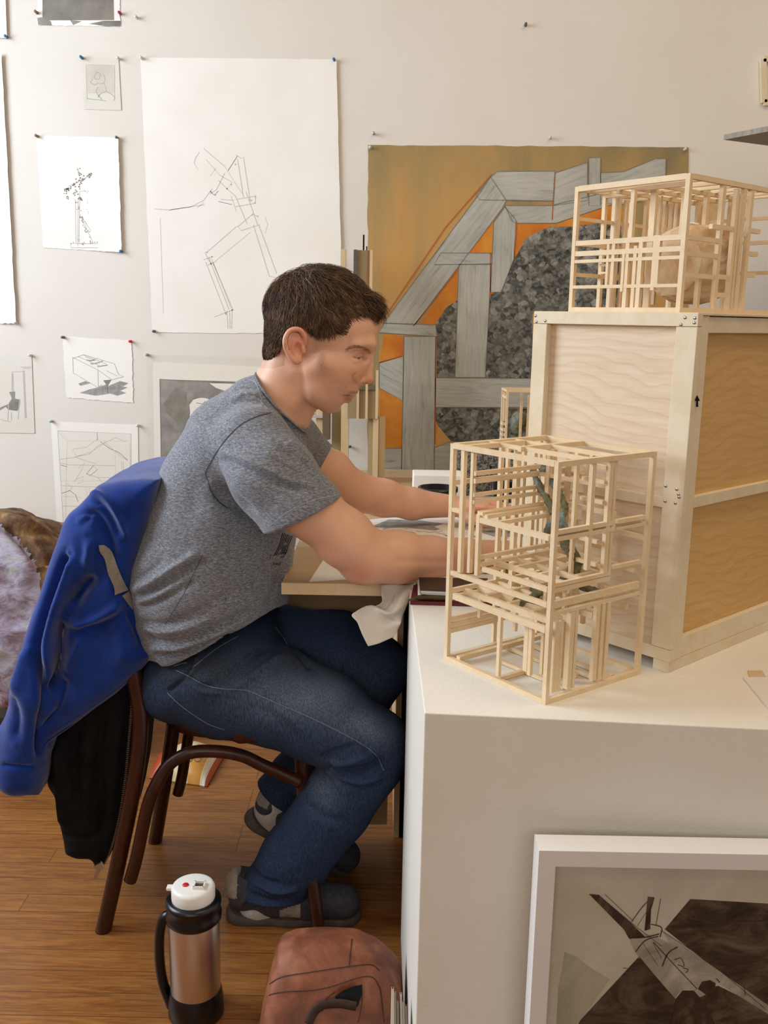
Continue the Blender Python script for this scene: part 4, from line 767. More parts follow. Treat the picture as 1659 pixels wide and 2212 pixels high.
# folder, notebook, phone, brush at the plinth back
flat('folder',[(886,1299),(1100,1305),(1090,1262),(894,1262)],ZT+.0004,.006,mat('red_folder','5e1420',rough=.6),'dark red folder lying at the back edge of the plinth','folder')
flat('notebook',[(903,1284),(1075,1290),(1070,1240),(902,1240)],ZT+.0068,.010,'paper','white notebook under the phone','notebook',bevel=.001)
ph=thing('smartphone','black smartphone with a silver edge lying in front of the near forearm','phone',at(980,1262,z=ZT+.018))
z0=ZT+.0171; P=[(908,1277),(1055,1283),(1052,1252),(906,1250)]
m=MB(); m.prism([at(x,y,z=z0+.0065) for x,y in P],(0,0,-.0065)); m.build('bezel','steel',ph,bevel=.0012)
m=MB(); m.prism([at(x,y,z=z0+.0075) for x,y in [(907,1273),(1056,1279),(1053,1249),(905,1247)]],(0,0,-.0008)); m.build('screen','blackplastic',ph)
m=MB(); P=[at(882,1297,z=ZT+.0115),at(900,1291,z=ZT+.012),at(925,1290,z=ZT+.0125),at(960,1291,z=ZT+.0125),at(1010,1293,z=ZT+.0115)]; m.tube(P,[.0012,.004,.0052,.0055,.0035],12); tag(m.build('folding_knife',mat('dark_bronze','3d3320','544a2c',60,rough=.45,metal=.5),smooth=True),'dark tapered tool lying on the red folder in front of the phone','tool')
# hanging vellum
def vell(P,y,dy,nm):
    return [at(px,py,y=y+d) for (px,py),d in zip(P,dy)]
rows=[([(822,1262),(850,1262),(880,1262),(899,1258)],[.0,-.004,.004,-.008],1.655),([(824,1285),(846,1290),(868,1285),(893,1278)],[.0,.014,-.01,.006],1.640),([(820,1305),(832,1316),(856,1318),(882,1300)],[.012,.016,-.014,.006],1.632),([(762,1325),(800,1308),(838,1328),(870,1330)],[-.008,.010,-.012,.008],1.628),([(772,1345),(805,1335),(845,1340),(866,1346)],[-.012,0,.004,-.008],1.622),([(782,1370),(812,1362),(835,1358),(860,1358)],[-.014,-.004,0,.004],1.616),([(795,1396),(815,1391),(832,1384),(851,1375)],[-.016,-.008,-.002,.004],1.612)]
G=[]
for P,dy,y in rows:
    L=vell(P,y,dy,''); G.append(smoothpath(L,5))
n=len(G[0]); G2=[smoothpath([g[i] for g in G],5) for i in range(n)]; mrow=len(G2[0]); V=np.array([G2[i][j] for j in range(mrow) for i in range(n)]); Q=np.array([(j*n+i,j*n+i+1,(j+1)*n+i+1,(j+1)*n+i) for j in range(mrow-1) for i in range(n-1)])
V,Q=thick(V,Q,.0006); tag(nadd('vellum_sheet',V,Q,'vellum_hang',smooth=False),'creased translucent paper hanging over the desk edge beneath the near elbow','paper')
# cards on the plinth
flat('tan_card',[(1615,1448),(1646,1448),(1654,1461),(1619,1461)],ZT,.002,'cardlight','small tan card square on the plinth beyond the white card','card')
m=MB(); m.prism([at(x,y,z=ZT+.003) for x,y in [(1605,1462),(1700,1462),(1760,1570),(1659,1528)]],(0,0,-.003)); tag(m.build('white_card','frame_white'),'white card lying on the plinth at the right edge of the photo','card')
# ================================================================ framed drawing against the plinth
yf,yk=1.012,1.048; a=at(1165,1832,y=yf); xl=a[0]; zt=.585; xr=xl+.50; fw=.0205
fr=thing('framed_drawing','white framed brown ink drawing leaning against the plinth front','picture',((xl+xr)/2,1.03,0))
for (x0,x1,z0,z1) in ((xl,xr,zt-fw*1.0,zt),(xl,xr,.001,fw)):
    m=MB(); m.prism([(x0,yf,z1 if z1==zt else z0),(x1,yf,z1 if z1==zt else z0),(x1-fw,yf,z0 if z1==zt else z1),(x0+fw,yf,z0 if z1==zt else z1)],(0,yk-yf,0)); m.build('frame_rail','frame_white',fr)
for (x0,x1) in ((xl,xl+fw),(xr,xr-fw)):
    m=MB(); m.prism([(x0,yf,.001),(x0,yf,zt),(x1,yf,zt-fw),(x1,yf,fw)],(0,yk-yf,0)); m.build('frame_rail','frame_white',fr)
m=MB(); m.abox((xl+.004,1.030,.004),(xr-.004,1.044,zt-.004)); m.build('backing','wash',fr)
t=NT('stained_paper'); co=t.coord('Object'); t.base(t.mix(.5,t.ramp(t.noise(co,7,5,.6,.8),[(.35,'b7ae9e'),(.5,'cdc6b6'),(.65,'b9af8e')]),'c9c2b3')); t.b.inputs['Roughness'].default_value=.7; MAT['stained']=t.m
MAT['brownink']=multi('brown_ink_wash',[(.3,'241b14'),(.45,'3b2e22'),(.55,'56473a'),(.68,'6e6150')],11,.6,0,stretch=(1,1,2.2),dist=1.2); MAT['brownink2']=multi('dark_ink_wash',[(.35,'2b2018'),(.5,'3f3025'),(.65,'5f4f40')],20,.6,0,stretch=(2,1,.7),dist=1.5)
MAT['ink_light']=multi('light_ink_wash',[(.35,'8b8374'),(.5,'a79f90'),(.65,'c1b9a9')],18,.7,0,dist=1); MAT['ink_greenish']=multi('grey_green_wash',[(.35,'8c8770'),(.5,'a39e8a'),(.65,'b5ae9a')],9,.7,0,dist=.8)
def s4(*P): return [(1080+x/2.865,1700+y/2.865) for x,y in P]
m=MB(); yp=1.0295
def pf(P,mi,k): m.add([at(x,y,y=yp-.0002*k) for x,y in s4(*P)],[tuple(range(len(P)))],mi)
m.abox((xl+fw*.9,yp-.00005,fw*.9),(xr-fw*.9,yp+.0004,zt-fw*.9),0)
xr_=s4((0,0))[0][0]
pf(((1178,693),(2300,760),(2300,1800),(1700,1420),(1020,880)),1,1)
pf(((855,1055),(880,1070),(1080,1310),(1350,1230),(1700,1400),(2300,1800),(2300,2050),(330,2050),(340,1700),(500,1440)),1,1)
pf(((400,1020),(470,1050),(560,1120),(680,1190),(540,1390),(400,1560),(345,1560),(360,1250),(385,1120)),3,1)
pf(((1100,1060),(1010,895),(1700,1380),(2300,1750),(2300,1830),(1650,1400)),2,2)      # long light beam
pf(((780,880),(850,900),(950,920),(1080,985),(1340,1190),(1330,1260),(1240,1300),(1110,1270),(1080,1310),(860,1050),(830,1010)),2,3)   # hull
pf(((550,662),(610,668),(800,830),(900,930),(800,940),(765,880)),4,4); pf(((1225,1250),(1250,1205),(1300,1195),(1335,1215),(1330,1260),(1280,1290)),4,4)
pf(((915,680),(958,683),(935,760),(930,880),(895,890),(905,780)),4,4); pf(((1090,1310),(1130,1260),(1200,1260),(1260,1330),(1350,1500),(1340,1800),(1100,1800),(1060,1480)),4,4); pf(((1120,760),(1200,715),(1340,740),(1600,760),(1600,800),(1300,800),(1130,790)),2,2.5) if 0 else None
def pl_(P,w,k=5):
    L=smoothpath(s4(*P),4); V=[]
    for i,p in enumerate(L):
        d=L[min(i+1,len(L)-1)]-L[max(i-1,0)]; d/=np.linalg.norm(d)+1e-9; n2=np.array([-d[1],d[0]])*w/2; V+=[at(*(p-n2),y=yp-.0002*k),at(*(p+n2),y=yp-.0002*k)]
    m.add(V,[(2*i,2*i+1,2*i+3,2*i+2) for i in range(len(L)-1)],4)
for P,w in ((((610,668),(800,830),(1000,985)),1),(((650,665),(820,825)),1),(((815,835),(880,745),(940,685)),1.6),(((850,860),(930,740)),.8),(((965,860),(995,690)),1.2),(((935,850),(1000,870),(990,930)),2),(((800,935),(900,930),(985,910)),2.4),(((840,1020),(900,950),(980,925)),2),(((1005,1110),(1040,1030),(1100,990)),2.6),(((950,960),(1050,1070),(1220,1250)),1.6),(((1340,1185),(1360,1210)),2),
   (((860,1050),(960,1170),(1080,1310)),1.5),(((1080,1070),(1120,1060),(1140,1110),(1100,1100)),1.5),(((1130,1120),(1165,1130),(1150,1150)),1.6),(((760,1120),(830,1130)),1),(((1000,890),(1300,1090),(1650,1380)),1),(((1190,1300),(1180,1500)),1.5),(((1240,1300),(1250,1520)),1.5),(((945,960),(1000,1060)),1),(((880,960),(980,1110)),.8),(((1510,1230),(1520,1290)),1.2),(((1120,800),(1300,830),(1659,830)),1.2)): pl_(P,w)
m.build('picture',['stained','brownink','ink_light','ink_greenish','brownink2'],fr)
# ================================================================ thermos
tc=at(422,2100,y=1.44); tc[2]=0; tc[0]=at(422,2100,y=1.44)[0]
th=thing('thermos_flask','steel thermos flask with a white lid and black handle, on the floor','thermos',tc)
m=MB(); m.lathe(tc,[(.041,.046),(.0432,.052),(.0432,.182),(.040,.192)],56); m.build('body','metal',th,True)
m=MB(); m.lathe(tc,[(0,.0005),(.046,.0005),(.048,.004),(.0475,.030),(.0445,.048),(.0425,.052)],56); m.build('base_ring','blackplastic',th,True)
m=MB(); m.lathe(tc,[(.043,.184),(.0468,.188),(.0475,.197),(.0455,.2),(.0455,.213),(.047,.216),(.0465,.222),(.040,.226),(.036,.2255)],56); m.build('collar','blackplastic',th,True)
m=MB(); m.lathe(tc,[(.036,.222),(.0368,.228),(.0368,.244),(.0345,.2485),(.030,.250),(0,.2505)],56); m.build('lid','whiteplastic',th,True)
m=MB(); q=tc+[-.039,0.0,.243]; m.box(q,(.006,0,0),(0,.006,0),(0,0,.003)); m.build('lid_tab','whiteplastic',th,bevel=.0015)
m=MB(); m.lathe(tc+[-.012,-.003,.2498],[(0,.0022),(.005,.0022),(.0055,.0012),(.0055,0)],18); m.build('button','red',th,True)
m=MB()
for dx,dy,w_,d_ in ((-.0085,0,.0012,.009),(.0085,0,.0012,.009),(0,.0085,.0095,.0012),(0,-.0085,.0095,.0012)): m.box(tc+[.012+dx,-.006+dy,.252],(w_,0,0),(0,d_,0),(0,0,.0035))
m.build('spout_guard','whiteplastic',th)
m=MB(); m.abox(tc+[.0045,-.0135,.2502],tc+[.0195,.0015,.2512]); m.build('spout_well',mat('tea_stain','4e4434',rough=.5),th)
hp_=[at(x,y,y=1.44) for x,y in ((372,1974),(356,1981),(347,2003),(344,2040),(346,2085),(353,2125),(366,2160),(370,2172))]
m=MB(); m.tube(smoothpath(hp_,5),.0085,14,flat=1.2); m.build('handle',mat('dark_blue_plastic','08080f',rough=.3),th,True)
# ================================================================ bag
yb0,yb1=1.33,1.43
O=[(at(x,y,y=1.39)[0],max(at(x,y,y=1.39)[2],.004)) for x,y in ((563,2212),(578,2120),(592,2060),(606,2032),(636,2021),(700,2018),(770,2020),(815,2040),(850,2070),(866,2090),(868,2150),(860,2212))]
O=[(O[0][0]-.012,.004)]+O+[(O[-1][0],.004)]
F=Fld((-.30,1.2,-.01),(.06,1.46,.36),.004); F.poly(O,yb0,yb1,.032,.01); V,Q=F.mesh(3)
V[:,1]-= np.clip((.19-V[:,2])*.75,0,.15)*np.clip((1.40-V[:,1])/.05,0,1)
N=normals(V,Q); V+=N*(vnoise(V,22,4,3)*.0035)[:,None]
def z4(*P): return [(280+x/2.592,1800+y/2.592) for x,y in P]
V=folds(V,Q,[(z4((1210,640),(1300,700),(1400,720),(1500,760)),9,-.006),(z4((1260,680),(1360,690),(1480,740)),7,.004),(z4((860,640),(1000,760),(1100,900)),30,.003),(z4((1150,935),(1210,890),(1290,865)),10,-.010),(z4((1330,800),(1390,860),(1400,1000)),8,.004)])
MAT['leather']=multi('worn_brown_leather',[(.25,'45220f'),(.42,'6d3a22'),(.52,'84492d'),(.62,'9a5d3e'),(.8,'a3755c')],11,.6,.35,.002,detail=8,dist=.6); MAT['leather_dark']=mat('dark_leather','2c1a12','3c251a',40,rough=.7,bump=.4)
V[:,2]=np.maximum(V[:,2],.0005)
bag=nadd('leather_bag',V,Q,'leather'); tag(bag,'worn brown leather satchel on the floor against the plinth corner','bag'); R=Ray(V,Q)
m=MB()
for L,w in ((z4((715,965),(770,912),(850,890),(1000,882),(1120,862),(1330,800),(1395,850),(1412,920),(1425,1060)),1.6),(z4((775,850),(850,805),(1000,780),(1200,750),(1350,735),(1400,770)),1.6),(z4((1245,590),(1238,660),(1230,740)),1.8),(z4((1080,1000),(1100,930),(1150,890)),1.5),(z4((1300,845),(1300,950),(1280,1060)),1.4)): ribbon(m,R,L,w*1.3,.0012)
o=m.build('seam','leather_dark',bag); o['label']='dark stitched seam'
P=z4((1150,915),(1200,880),(1260,856),(1300,847),(1302,900),(1278,968),(1225,975),(1160,945)); c_=np.mean(P,0); hc=R.hit(*c_,.002); m=MB(); V_=[R.hit(*p,.0025) for p in P]; V_=[v for v in V_ if v is not None]; m.add([hc]+V_,[(0,i+1,(i+1)%len(V_)+1) for i in range(len(V_))]); o=m.build('pocket_opening',MAT['black'],bag); o['label']='dark torn pocket opening'
m=MB(); L=[R.hit(*p,.012) for p in z4((1000,1067),(1030,1005),(1075,965),(1125,955),(1190,955),(1270,970))]; L=[p for p in L if p is not None]
if len(L)>2: m.tube(smoothpath(L,5),.007,10,flat=.35); o=m.build('strap','leather_dark',bag,True)
# books beside the bag
xs=at(846,2180,y=1.16)[0]; bx=[.0035,.003,.0045,.003,.004,.003]; cols=['c9b89a','a79880','7f7466','cfc3ad','8c7a60','b5a68e']; x=xs
for i,(w_,c_) in enumerate(zip(bx,cols)):
    hgt=.235-.006*(i%3)-.004*i; bk=thing('book','%s spine book standing beside the bag, %s from the bag'%(('tan','grey-brown','dark grey','cream','brown','beige')[i],('first','second','third','fourth','fifth','sixth')[i]),'book',(x+w_/2,1.15,0),'books between the bag and the plinth')
    y0=1.075+.004*(i%2); m=MB(); m.abox((x+.0006,y0+.003,.001),(x+w_-.0006,y0+.14,hgt-.002)); m.build('pages','paper2',bk)
    m=MB(); m.abox((x,y0,.0005),(x+.0006,y0+.142,hgt)); m.abox((x+w_-.0006,y0,.0005),(x+w_,y0+.142,hgt)); m.abox((x,y0-.0006,.0005),(x+w_,y0,hgt)); m.build('cover',mat('book_cover_%d'%i,c_,rough=.7),bk); x+=w_+.0006
# ================================================================ snack bag on the floor
G=[]; n=24
c4=[np.array(at(*p,z=.0)) for p in ((322,1683),(345,1632),(492,1622),(447,1702))]
V=[];mi=[]
for j in range(n+1):
    for i in range(n+1):
        u,v=i/n,j/n; p=(1-v)*((1-u)*c4[0]+u*c4[3])+v*((1-u)*c4[1]+u*c4[2]); hgt=.055*(max(0,16*u*(1-u)*v*(1-v))**.5)*(1+.12*math.sin(9*u+4*v)); V.append(p+[0,0,.004+hgt])
Fq=[(j*(n+1)+i,j*(n+1)+i+1,(j+1)*(n+1)+i+1,(j+1)*(n+1)+i) for j in range(n) for i in range(n)]
m=MB(); m.add(V,Fq); m.add([np.array([v[0],v[1],max(.001,(v[2]-.004)*-.1+.0015)]) for v in V],[f[::-1] for f in Fq])
for k,f_ in enumerate(Fq*2):
    i=(k%(n*n))%n; u=i/n; m.m[k]=1 if u<.14 or u>.93 else (2 if (.16<u<.24 or (.66<u<.86 and ((k%(n*n))//n)<n*.62)) else (3 if u>.88 else 0))
MAT['snack']=mat('cream_foil','e3cf9f','efe0b8',12,rough=.35); MAT['snack_red']=mat('red_foil','b2452c','c9603a',14,rough=.35); MAT['snack_or']=mat('orange_foil','c97a2a','e0a04a',14,rough=.35)
o=m.build('snack_bag',['snack','snack_red','snack_or','paper'],smooth=True); tag(o,'cream and orange foil snack bag lying on the floor behind the chair','snack bag')
Va=np.array([v for v in V]); R=Ray(Va,np.array(Fq)); m=MB()
for L in ([(418,1637),(425,1633),(434,1637),(432,1643),(423,1644),(418,1637)],[(404,1634),(410,1645),(416,1636)],[(404,1636),(406,1646)],[(396,1634),(403,1638),(397,1642)]): ribbon(m,R,L,1.6,.002,n=4)
if m.v: b_=m.build('lettering','ink',o); b_['label']='black curly lettering'
# ================================================================ rock sculpture at the left
yc=2.52
def zr(*P): return [(x/3.318,1000+y/3.318) for x,y in P]
O=[(-60,1150),(-30,1122),(5,1112),(35,1114),(75,1130),(145,1166),(190,1200),(215,1300),(190,1400),(140,1500),(70,1512),(28,1500),(5,1440),(-60,1400)]
O=[tuple(at(x,y,y=yc)[[0,2]]) for x,y in O]
F=Fld((-1.30,2.22,.02),(-.62,2.86,.90),.009); F.poly(O,2.34,2.76,.12,.02); V,Q=F.mesh(2); N=normals(V,Q)
nz=vnoise(V,14,11,4); V+=N*(nz*.026-np.abs(vnoise(V,32,12,3))*.016)[:,None]
V=folds(V,Q,[([(5,1128),(40,1160),(75,1200),(92,1225)],12,-.035),([(0,1118),(50,1128),(100,1160),(140,1185)],9,.02),([(92,1225),(100,1215),(140,1205)],9,-.02)])
V[:,2]=np.where(V[:,2]<.16,V[:,2],V[:,2])
MAT['rock']=multi('layered_plaster_rock',[(.30,'4a3228'),(.40,'8a6a60'),(.47,'9a8fa2'),(.55,'b4aebf'),(.62,'a1a59c'),(.72,'c6bcc0')],15,.75,.9,.006,stretch=(1,1,1.5),detail=10,dist=.35)
MAT['bark']=multi('brown_bark',[(.35,'2a1a10'),(.5,'6b4c30'),(.6,'8f6d48'),(.7,'a98a68')],16,.85,.9,.006,stretch=(1,1,1),detail=9,dist=.4)
V[:,1]=np.minimum(V[:,1],2.86); me=npmesh(V,Q); px=proj(V); inb=poly2(np.array([(-80,1060),(40,1165),(80,1215),(95,1300),(260,1330),(260,1000),(-80,1000)],float),px[:,0],px[:,1])+vnoise(V,40,3)*6<0
o=link('rock_sculpture',me,['rock','bark'],None,True); fm=inb[Q].sum(1)>=2; me.polygons.foreach_set('material_index',fm.astype(np.int32))
tag(o,'big crumpled grey-pink and brown rock-like sculpture by the wall at the left edge','sculpture')
m=MB(); zb_=V[:,2].min(); m.abox((-1.25,2.40,0),(-.72,2.70,zb_-.0005)); tag(m.build('low_stand',mat('dark_stand','3a2a20',rough=.8)),'low dark stand under the rock sculpture','stand')
# ================================================================ chair
ch_=thing('bentwood_chair','dark brown bentwood chair under the man, jackets hung on its back','chair',(-.42,1.82,0))
def T3(P,y): return [at(p[0],p[1],y=(y if len(p)<3 else p[2])) for p in P]
near=T3([(222,2015,1.66),(240,1935,1.662),(262,1832,1.665),(284,1725,1.668),(300,1620,1.672),(303,1540,1.675),(292,1470,1.68),(272,1380,1.685),(252,1280,1.69),(240,1180,1.70)],0)
far=[]
dx=at(335,1820,z=0)-at(222,2015,z=0)
for p in near: 
    q=p.copy(); q[1]=1.985-(p[1]-1.66); q[0]+=dx[0]*max(0,1-p[2]/.5); far.append(q)
top=[near[-1]+[.0,.03,.02],near[-1]+[.0,.14,.04],far[-1]+[.0,-.03,.02]]
# the seat ring first
sz=.452; sx0,sx1=at(322,1560,y=1.66)[0],at(655,1600,y=1.66)[0]; sy0,sy1=1.635,2.0
ring=[]; n=48
for k in range(n+1):
    t_=2*math.pi*k/n; c_,s_=math.cos(t_),math.sin(t_); w_=(sy1-sy0)/2*(1 if c_>0 else .88); ring.append(np.array([(sx0+sx1)/2+(sx1-sx0)/2*np.sign(c_)*abs(c_)**.8,1.815+w_*np.sign(s_)*abs(s_)**.8,sz-.018]))
m=MB(); 
V=[]
for p in ring[:-1]:
    o_=np.array([(sx0+sx1)/2,1.815,sz-.018]); d=(p-o_); d/=np.linalg.norm(d)
    for a_,b_ in ((0,-.018),(.0,.014),(-.006,.019),(-.03,.019),(-.034,-.018)): V.append(p+d*a_+np.array([0,0,b_]))
m.add(V,[(i*5+k,((i+1)%n)*5+k,((i+1)%n)*5+(k+1)%5,i*5+(k+1)%5) for i in range(n) for k in range(5)]); m.build('seat_ring','chair',ch_,True)
m=MB(); V=[p*1 for p in ring[:-1]]; o_=np.array([(sx0+sx1)/2,1.815,sz-.006]); m.prism([o_+(np.array([p[0],p[1],o_[2]])-o_)*.86 for p in V],(0,0,.006)); m.build('seat_panel','chair',ch_)
m=MB(); m.tube(smoothpath(near,4)+smoothpath(top,4)+smoothpath(far[::-1],4),.0155,14,up=(0,1,0)); o=m.build('back_leg_hoop','chair',ch_,True)
fn=T3([(690,2020,1.650),(683,1960,1.654),(672,1880,1.675),(662,1780,1.71),(655,1690,1.72),(652,1605,1.72)],0); fn[-1][2]=sz-.036; 
m=MB(); m.tube(smoothpath(fn,4),[.012+.0002*i for i in range(21)],14); m.build('front_leg','chair',ch_,True)
ff=[p+np.array([-.02,.0,0]) for p in fn]; 
for p in ff: p[1]=3.63-p[1]
m=MB(); m.tube(smoothpath(ff,4),[.012+.0002*i for i in range(21)],14); m.build('front_leg','chair',ch_,True)
ar=T3([(281,1902,1.652),(292,1865,1.652),(303,1815,1.652),(318,1745,1.655),(335,1700,1.66),(362,1655,1.668),(395,1632,1.672),(430,1623,1.675),(480,1624,1.68),(525,1633,1.685),(565,1652,1.69),(610,1672,1.695),(650,1690,1.70)],0)
m=MB(); m.tube(smoothpath(ar,4),.0125,14); m.build('arch_brace','chair',ch_,True)
af=[p+np.array([dx[0]*max(0,1-p[2]/.5),0,0]) for p in ar]
for p in af: p[1]=3.645-p[1]
m=MB(); m.tube(smoothpath(af,4),.0125,14); m.build('arch_brace','chair',ch_,True)
# ================================================================ the man
Y0=1.79
man=thing('person','man in grey t-shirt and jeans sitting and leaning on the desk, looking down','person',(-.42,1.79,0))
def Q3(px,py,y): return at(px,py,y=y)
def cone(F,a,b,k=.012,ys=1.,mode='add'):   # a,b: (px,py,y,radius px)
    p=Q3(*a[:3]); q=Q3(*b[:3]); F.cone(p,a[3]*sc(p),q,b[3]*sc(q),k,ys,mode)
def chain(F,L,k=.012,ys=1.,mode='add'):
    for a,b in zip(L[:-1],L[1:]): cone(F,a,b,k,ys,mode)
# ---------------------------------------------------------------- head and neck
u=sc(Q3(700,740,Y0))
def HP(px,py,w=0): return Q3(px,py,Y0)+np.array([0,w*u,0])
def hc(F,a,b,k=6,ys=1.,mode='add'): F.cone(HP(*a[:3]),a[3]*u,HP(*b[:3]),b[3]*u,k*u,ys,mode)
def he(F,c,r,k=6,rot=0,mode='add',rz=0): F.ell(HP(*c),[x*u for x in r],k*u,math.radians(rot),mode,rz)
lo=Q3(520,960,Y0)-[.0,.13,.0]; hi=Q3(860,545,Y0)+[0,.13,0]
F=Fld(lo,hi,.00128)
def skull(F,g=0):
    he(F,(692,690,0),(113+g,82+g,94+g),8,-18)
    he(F,(760,700,0),(58+g,66+g,58+g),20,-30)
    he(F,(648,700,0),(64+g,74+g,72+g),20)
skull(F)
he(F,(742,762,0),(66,60,62),16,-60)                  # upper face
hc(F,(794,742,-28,14),(799,745,0,12),14); hc(F,(794,742,28,14),(799,745,0,12),14)
hc(F,(776,744,-48,14),(794,742,-28,14),16); hc(F,(776,744,48,14),(794,742,28,14),16)
he(F,(726,808,0),(56,54,60),18,-65); he(F,(698,806,0),(62,62,56),20,-30); he(F,(712,822,0),(48,54,52),20,-30); he(F,(694,836,0),(46,50,38),18,-25)
for s_ in(-1,1):
    hc(F,(705,782,s_*54,20),(750,792,s_*42,21),20)     # cheekbone
    hc(F,(672,800,s_*49,17),(678,844,s_*44,15),28)     # jaw ramus
    hc(F,(678,844,s_*44,15),(712,870,s_*20,19),24); hc(F,(735,812,s_*36,24),(722,848,s_*26,22),18)
hc(F,(712,868,-10,21),(712,868,10,21),10); he(F,(721,868,0),(20,22,20),8,0)   # chin
he(F,(738,836,0),(32,34,36),12,-65)                  # muzzle
hc(F,(799,762,0,8),(795,790,0,11),6); hc(F,(795,790,0,11),(796,815,0,10.5),5); hc(F,(783,775,0,14),(780,815,0,17),8)   # nose
he(F,(795,818,0),(12,12,11.5),4); 
for s_ in(-1,1): he(F,(779,822,s_*13.5),(15,10,10.5),3,15)
for s_ in(-1,1): hc(F,(778,829,s_*8,3.6),(789,829,s_*7,3.4),2,1,'sub')      # nostrils
hc(F,(763,838,-9,9),(763,838,9,9),6); hc(F,(764,845,-12,5),(767,845.5,0,5.4),3); hc(F,(764,845,12,5),(767,845.5,0,5.4),3)   # upper lip
hc(F,(748,862,-12,6.8),(751.5,862,0,7.8),4); hc(F,(748,862,12,6.8),(751.5,862,0,7.8),4)       # lower lip
hc(F,(744,851,-24,1.8),(757,853,-10,2.2),1.5,1,'sub'); hc(F,(744,851,24,1.8),(757,853,10,2.2),1.5,1,'sub'); hc(F,(755,853.5,-11,2.3),(775,856.5,0,4.2),1.5,1,'sub'); hc(F,(755,853.5,11,2.3),(775,856.5,0,4.2),1.5,1,'sub')
hc(F,(742,876,-10,5),(742,876,10,5),6,1,'sub')
for s_ in(-1,1):
    he(F,(791,768,s_*40),(13,20,11),12,-10,'sub')
    he(F,(768,766,s_*35),(17,15.5,16),7)                 # lids over the eyeball
    pass
# ears
for s_ in(-1,1):
    he(F,(648,744,s_*85),(16,5.5,28),4,8,rz=-s_*.2)
    H_=smoothpath([(664,742,80),(666,727,84),(658,713,88),(645,710,91),(633,716,93),(626,730,94),(626,745,93),(631,759,91),(638,770,89),(646,778,86),(655,776,83)],4)
    for a,b in zip(H_[:-1],H_[1:]): hc(F,(a[0],a[1],s_*a[2],4.4),(b[0],b[1],s_*b[2],4.4),2.5)
    he(F,(650,773,s_*85),(9,5,9),4)
    he(F,(653,752,s_*91),(9,9,14),3,0,'sub'); he(F,(650,724,s_*93),(9,6,6),3,0,'sub'); hc(F,(640,720,s_*93,2.5),(636,752,s_*93,2.5),2,1,'sub'); hc(F,(634,728,s_*97,2.2),(634,752,s_*97,2.2),2,1,'sub'); hc(F,(662,750,s_*84,4.5),(663,757,s_*84,4.5),3)
# neck
he(F,(622,735,0),(43,60,50),16); hc(F,(622,770,0,47),(606,850,0,60),20,1.1); hc(F,(640,800,0,56),(606,850,0,62),16,1.1); hc(F,(606,850,0,62),(575,915,0,66),14,1.05); hc(F,(672,850,0,22),(640,900,0,34),16)
for s_ in(-1,1): hc(F,(640,800,s_*46,12),(636,905,s_*14,14),16)
hc(F,(575,915,0,64),(560,960,0,90),20,1.3)
V,Q=F.mesh(3,.45)
FE=[([(758,763),(766,759),(775,758.5),(784,761)],1.8,-.0009),([(762,770.5),(770,773),(779,772.5),(785,770)],1.6,-.0008),([(760,766),(770,764),(780,765)],4,.0010),([(756,777),(766,780),(778,779)],3,.0005),([(760,776),(768,780),(777,779)],3,.0006),([(756,782),(764,788),(774,789)],3.5,-.0008),
 ([(770,806),(765,812),(763.5,820),(766,827),(772,831)],2.6,-.0028),([(774,812),(772,819),(776,826),(783,827)],4.5,.0018),([(752,800),(762,822),(752,842)],6,-.0012),([(745,851),(752,852),(757,853)],2,-.001),([(762,836),(768,840)],3,-.0006),([(748,762),(754,754),(772,748),(790,752)],5,.0010),([(700,812),(720,806),(742,808)],14,.0012),([(640,790),(652,800),(656,840),(668,868)],7,-.0015)]
V=folds(V,Q,FE); px=proj(V); N=normals(V,Q)
wl=(V[:,1]-Y0)/u
def base_cols(V):
    C=np.tile(np.array(lin('e0ae92')[:3]),(len(V),1)); n=vnoise(V,60,3,3)[:,None]; C=C*(1+.06*n); return C
def blend(C,w,hexc): w=np.clip(w,0,1)[:,None]; return C*(1-w)+np.array(lin(hexc)[:3])*w
def gs(px,c,r): return np.exp(-(((px-np.array(c))/np.array(r))**2).sum(1))
C=base_cols(V)
C=blend(C,.55*gs(px,(645,742),(30,42))*(np.abs(wl)>76),'cf6f58'); C=blend(C,.35*gs(px,(725,815),(40,30)),'c97f66'); C=blend(C,.45*gs(px,(792,820),(22,16)),'c8745a')
C=blend(C,.30*gs(px,(775,762),(22,12)),'b97a5e'); C=blend(C,.25*gs(px,(740,770),(20,30)),'dfab8e')
lip=np.maximum(gs(px,(764,848),(12,3.4)),gs(px,(753,862),(11,7.5)))*(px[:,0]>741); C=blend(C,.85*lip,'b05e52')
C=blend(C,gs(px,(750,854),(9,1.8))*.9,'4a1a18')
dl=segd(px,smoothpath([(763,771),(770,773),(778,772.5),(784,770.5)],4)); C=blend(C,.8*np.exp(-(dl/1.2)**2)*(wl<0),'4b2f24'); dl=segd(px,smoothpath([(758,763),(764,759),(772,757.8),(781,759.5),(787,763)],4)); C=blend(C,.12*np.exp(-(dl/1.4)**2)*(wl<0),'8a4f3a')
C=blend(C,.5*gs(px,(786,827),(5,2.2)),'5a2a20')
beard=np.clip(gs(px,(718,872),(34,22))+.8*gs(px,(690,840),(30,40))+.5*gs(px,(745,845),(18,12)),0,1); sp=(rng.random(len(V))>.45)*.5+.5; C=blend(C,.20*beard*sp,'8a6550')
C=blend(C,.40*gs(px,(694,782),(11,26))*sp,'6b4a36'); C=blend(C,.35*gs(px,(682,745),(9,30))*sp,'7a5a48')
C=blend(C,.50*gs(px,(788,748),(26,4.5)),'8a5f48')
nape=poly2(np.array([(560,760),(620,740),(614,790),(590,796),(556,796)],float),px[:,0],px[:,1])<0; C=blend(C,.35*nape*sp,'6b5040')
headV,headQ,headC=V,Q,C
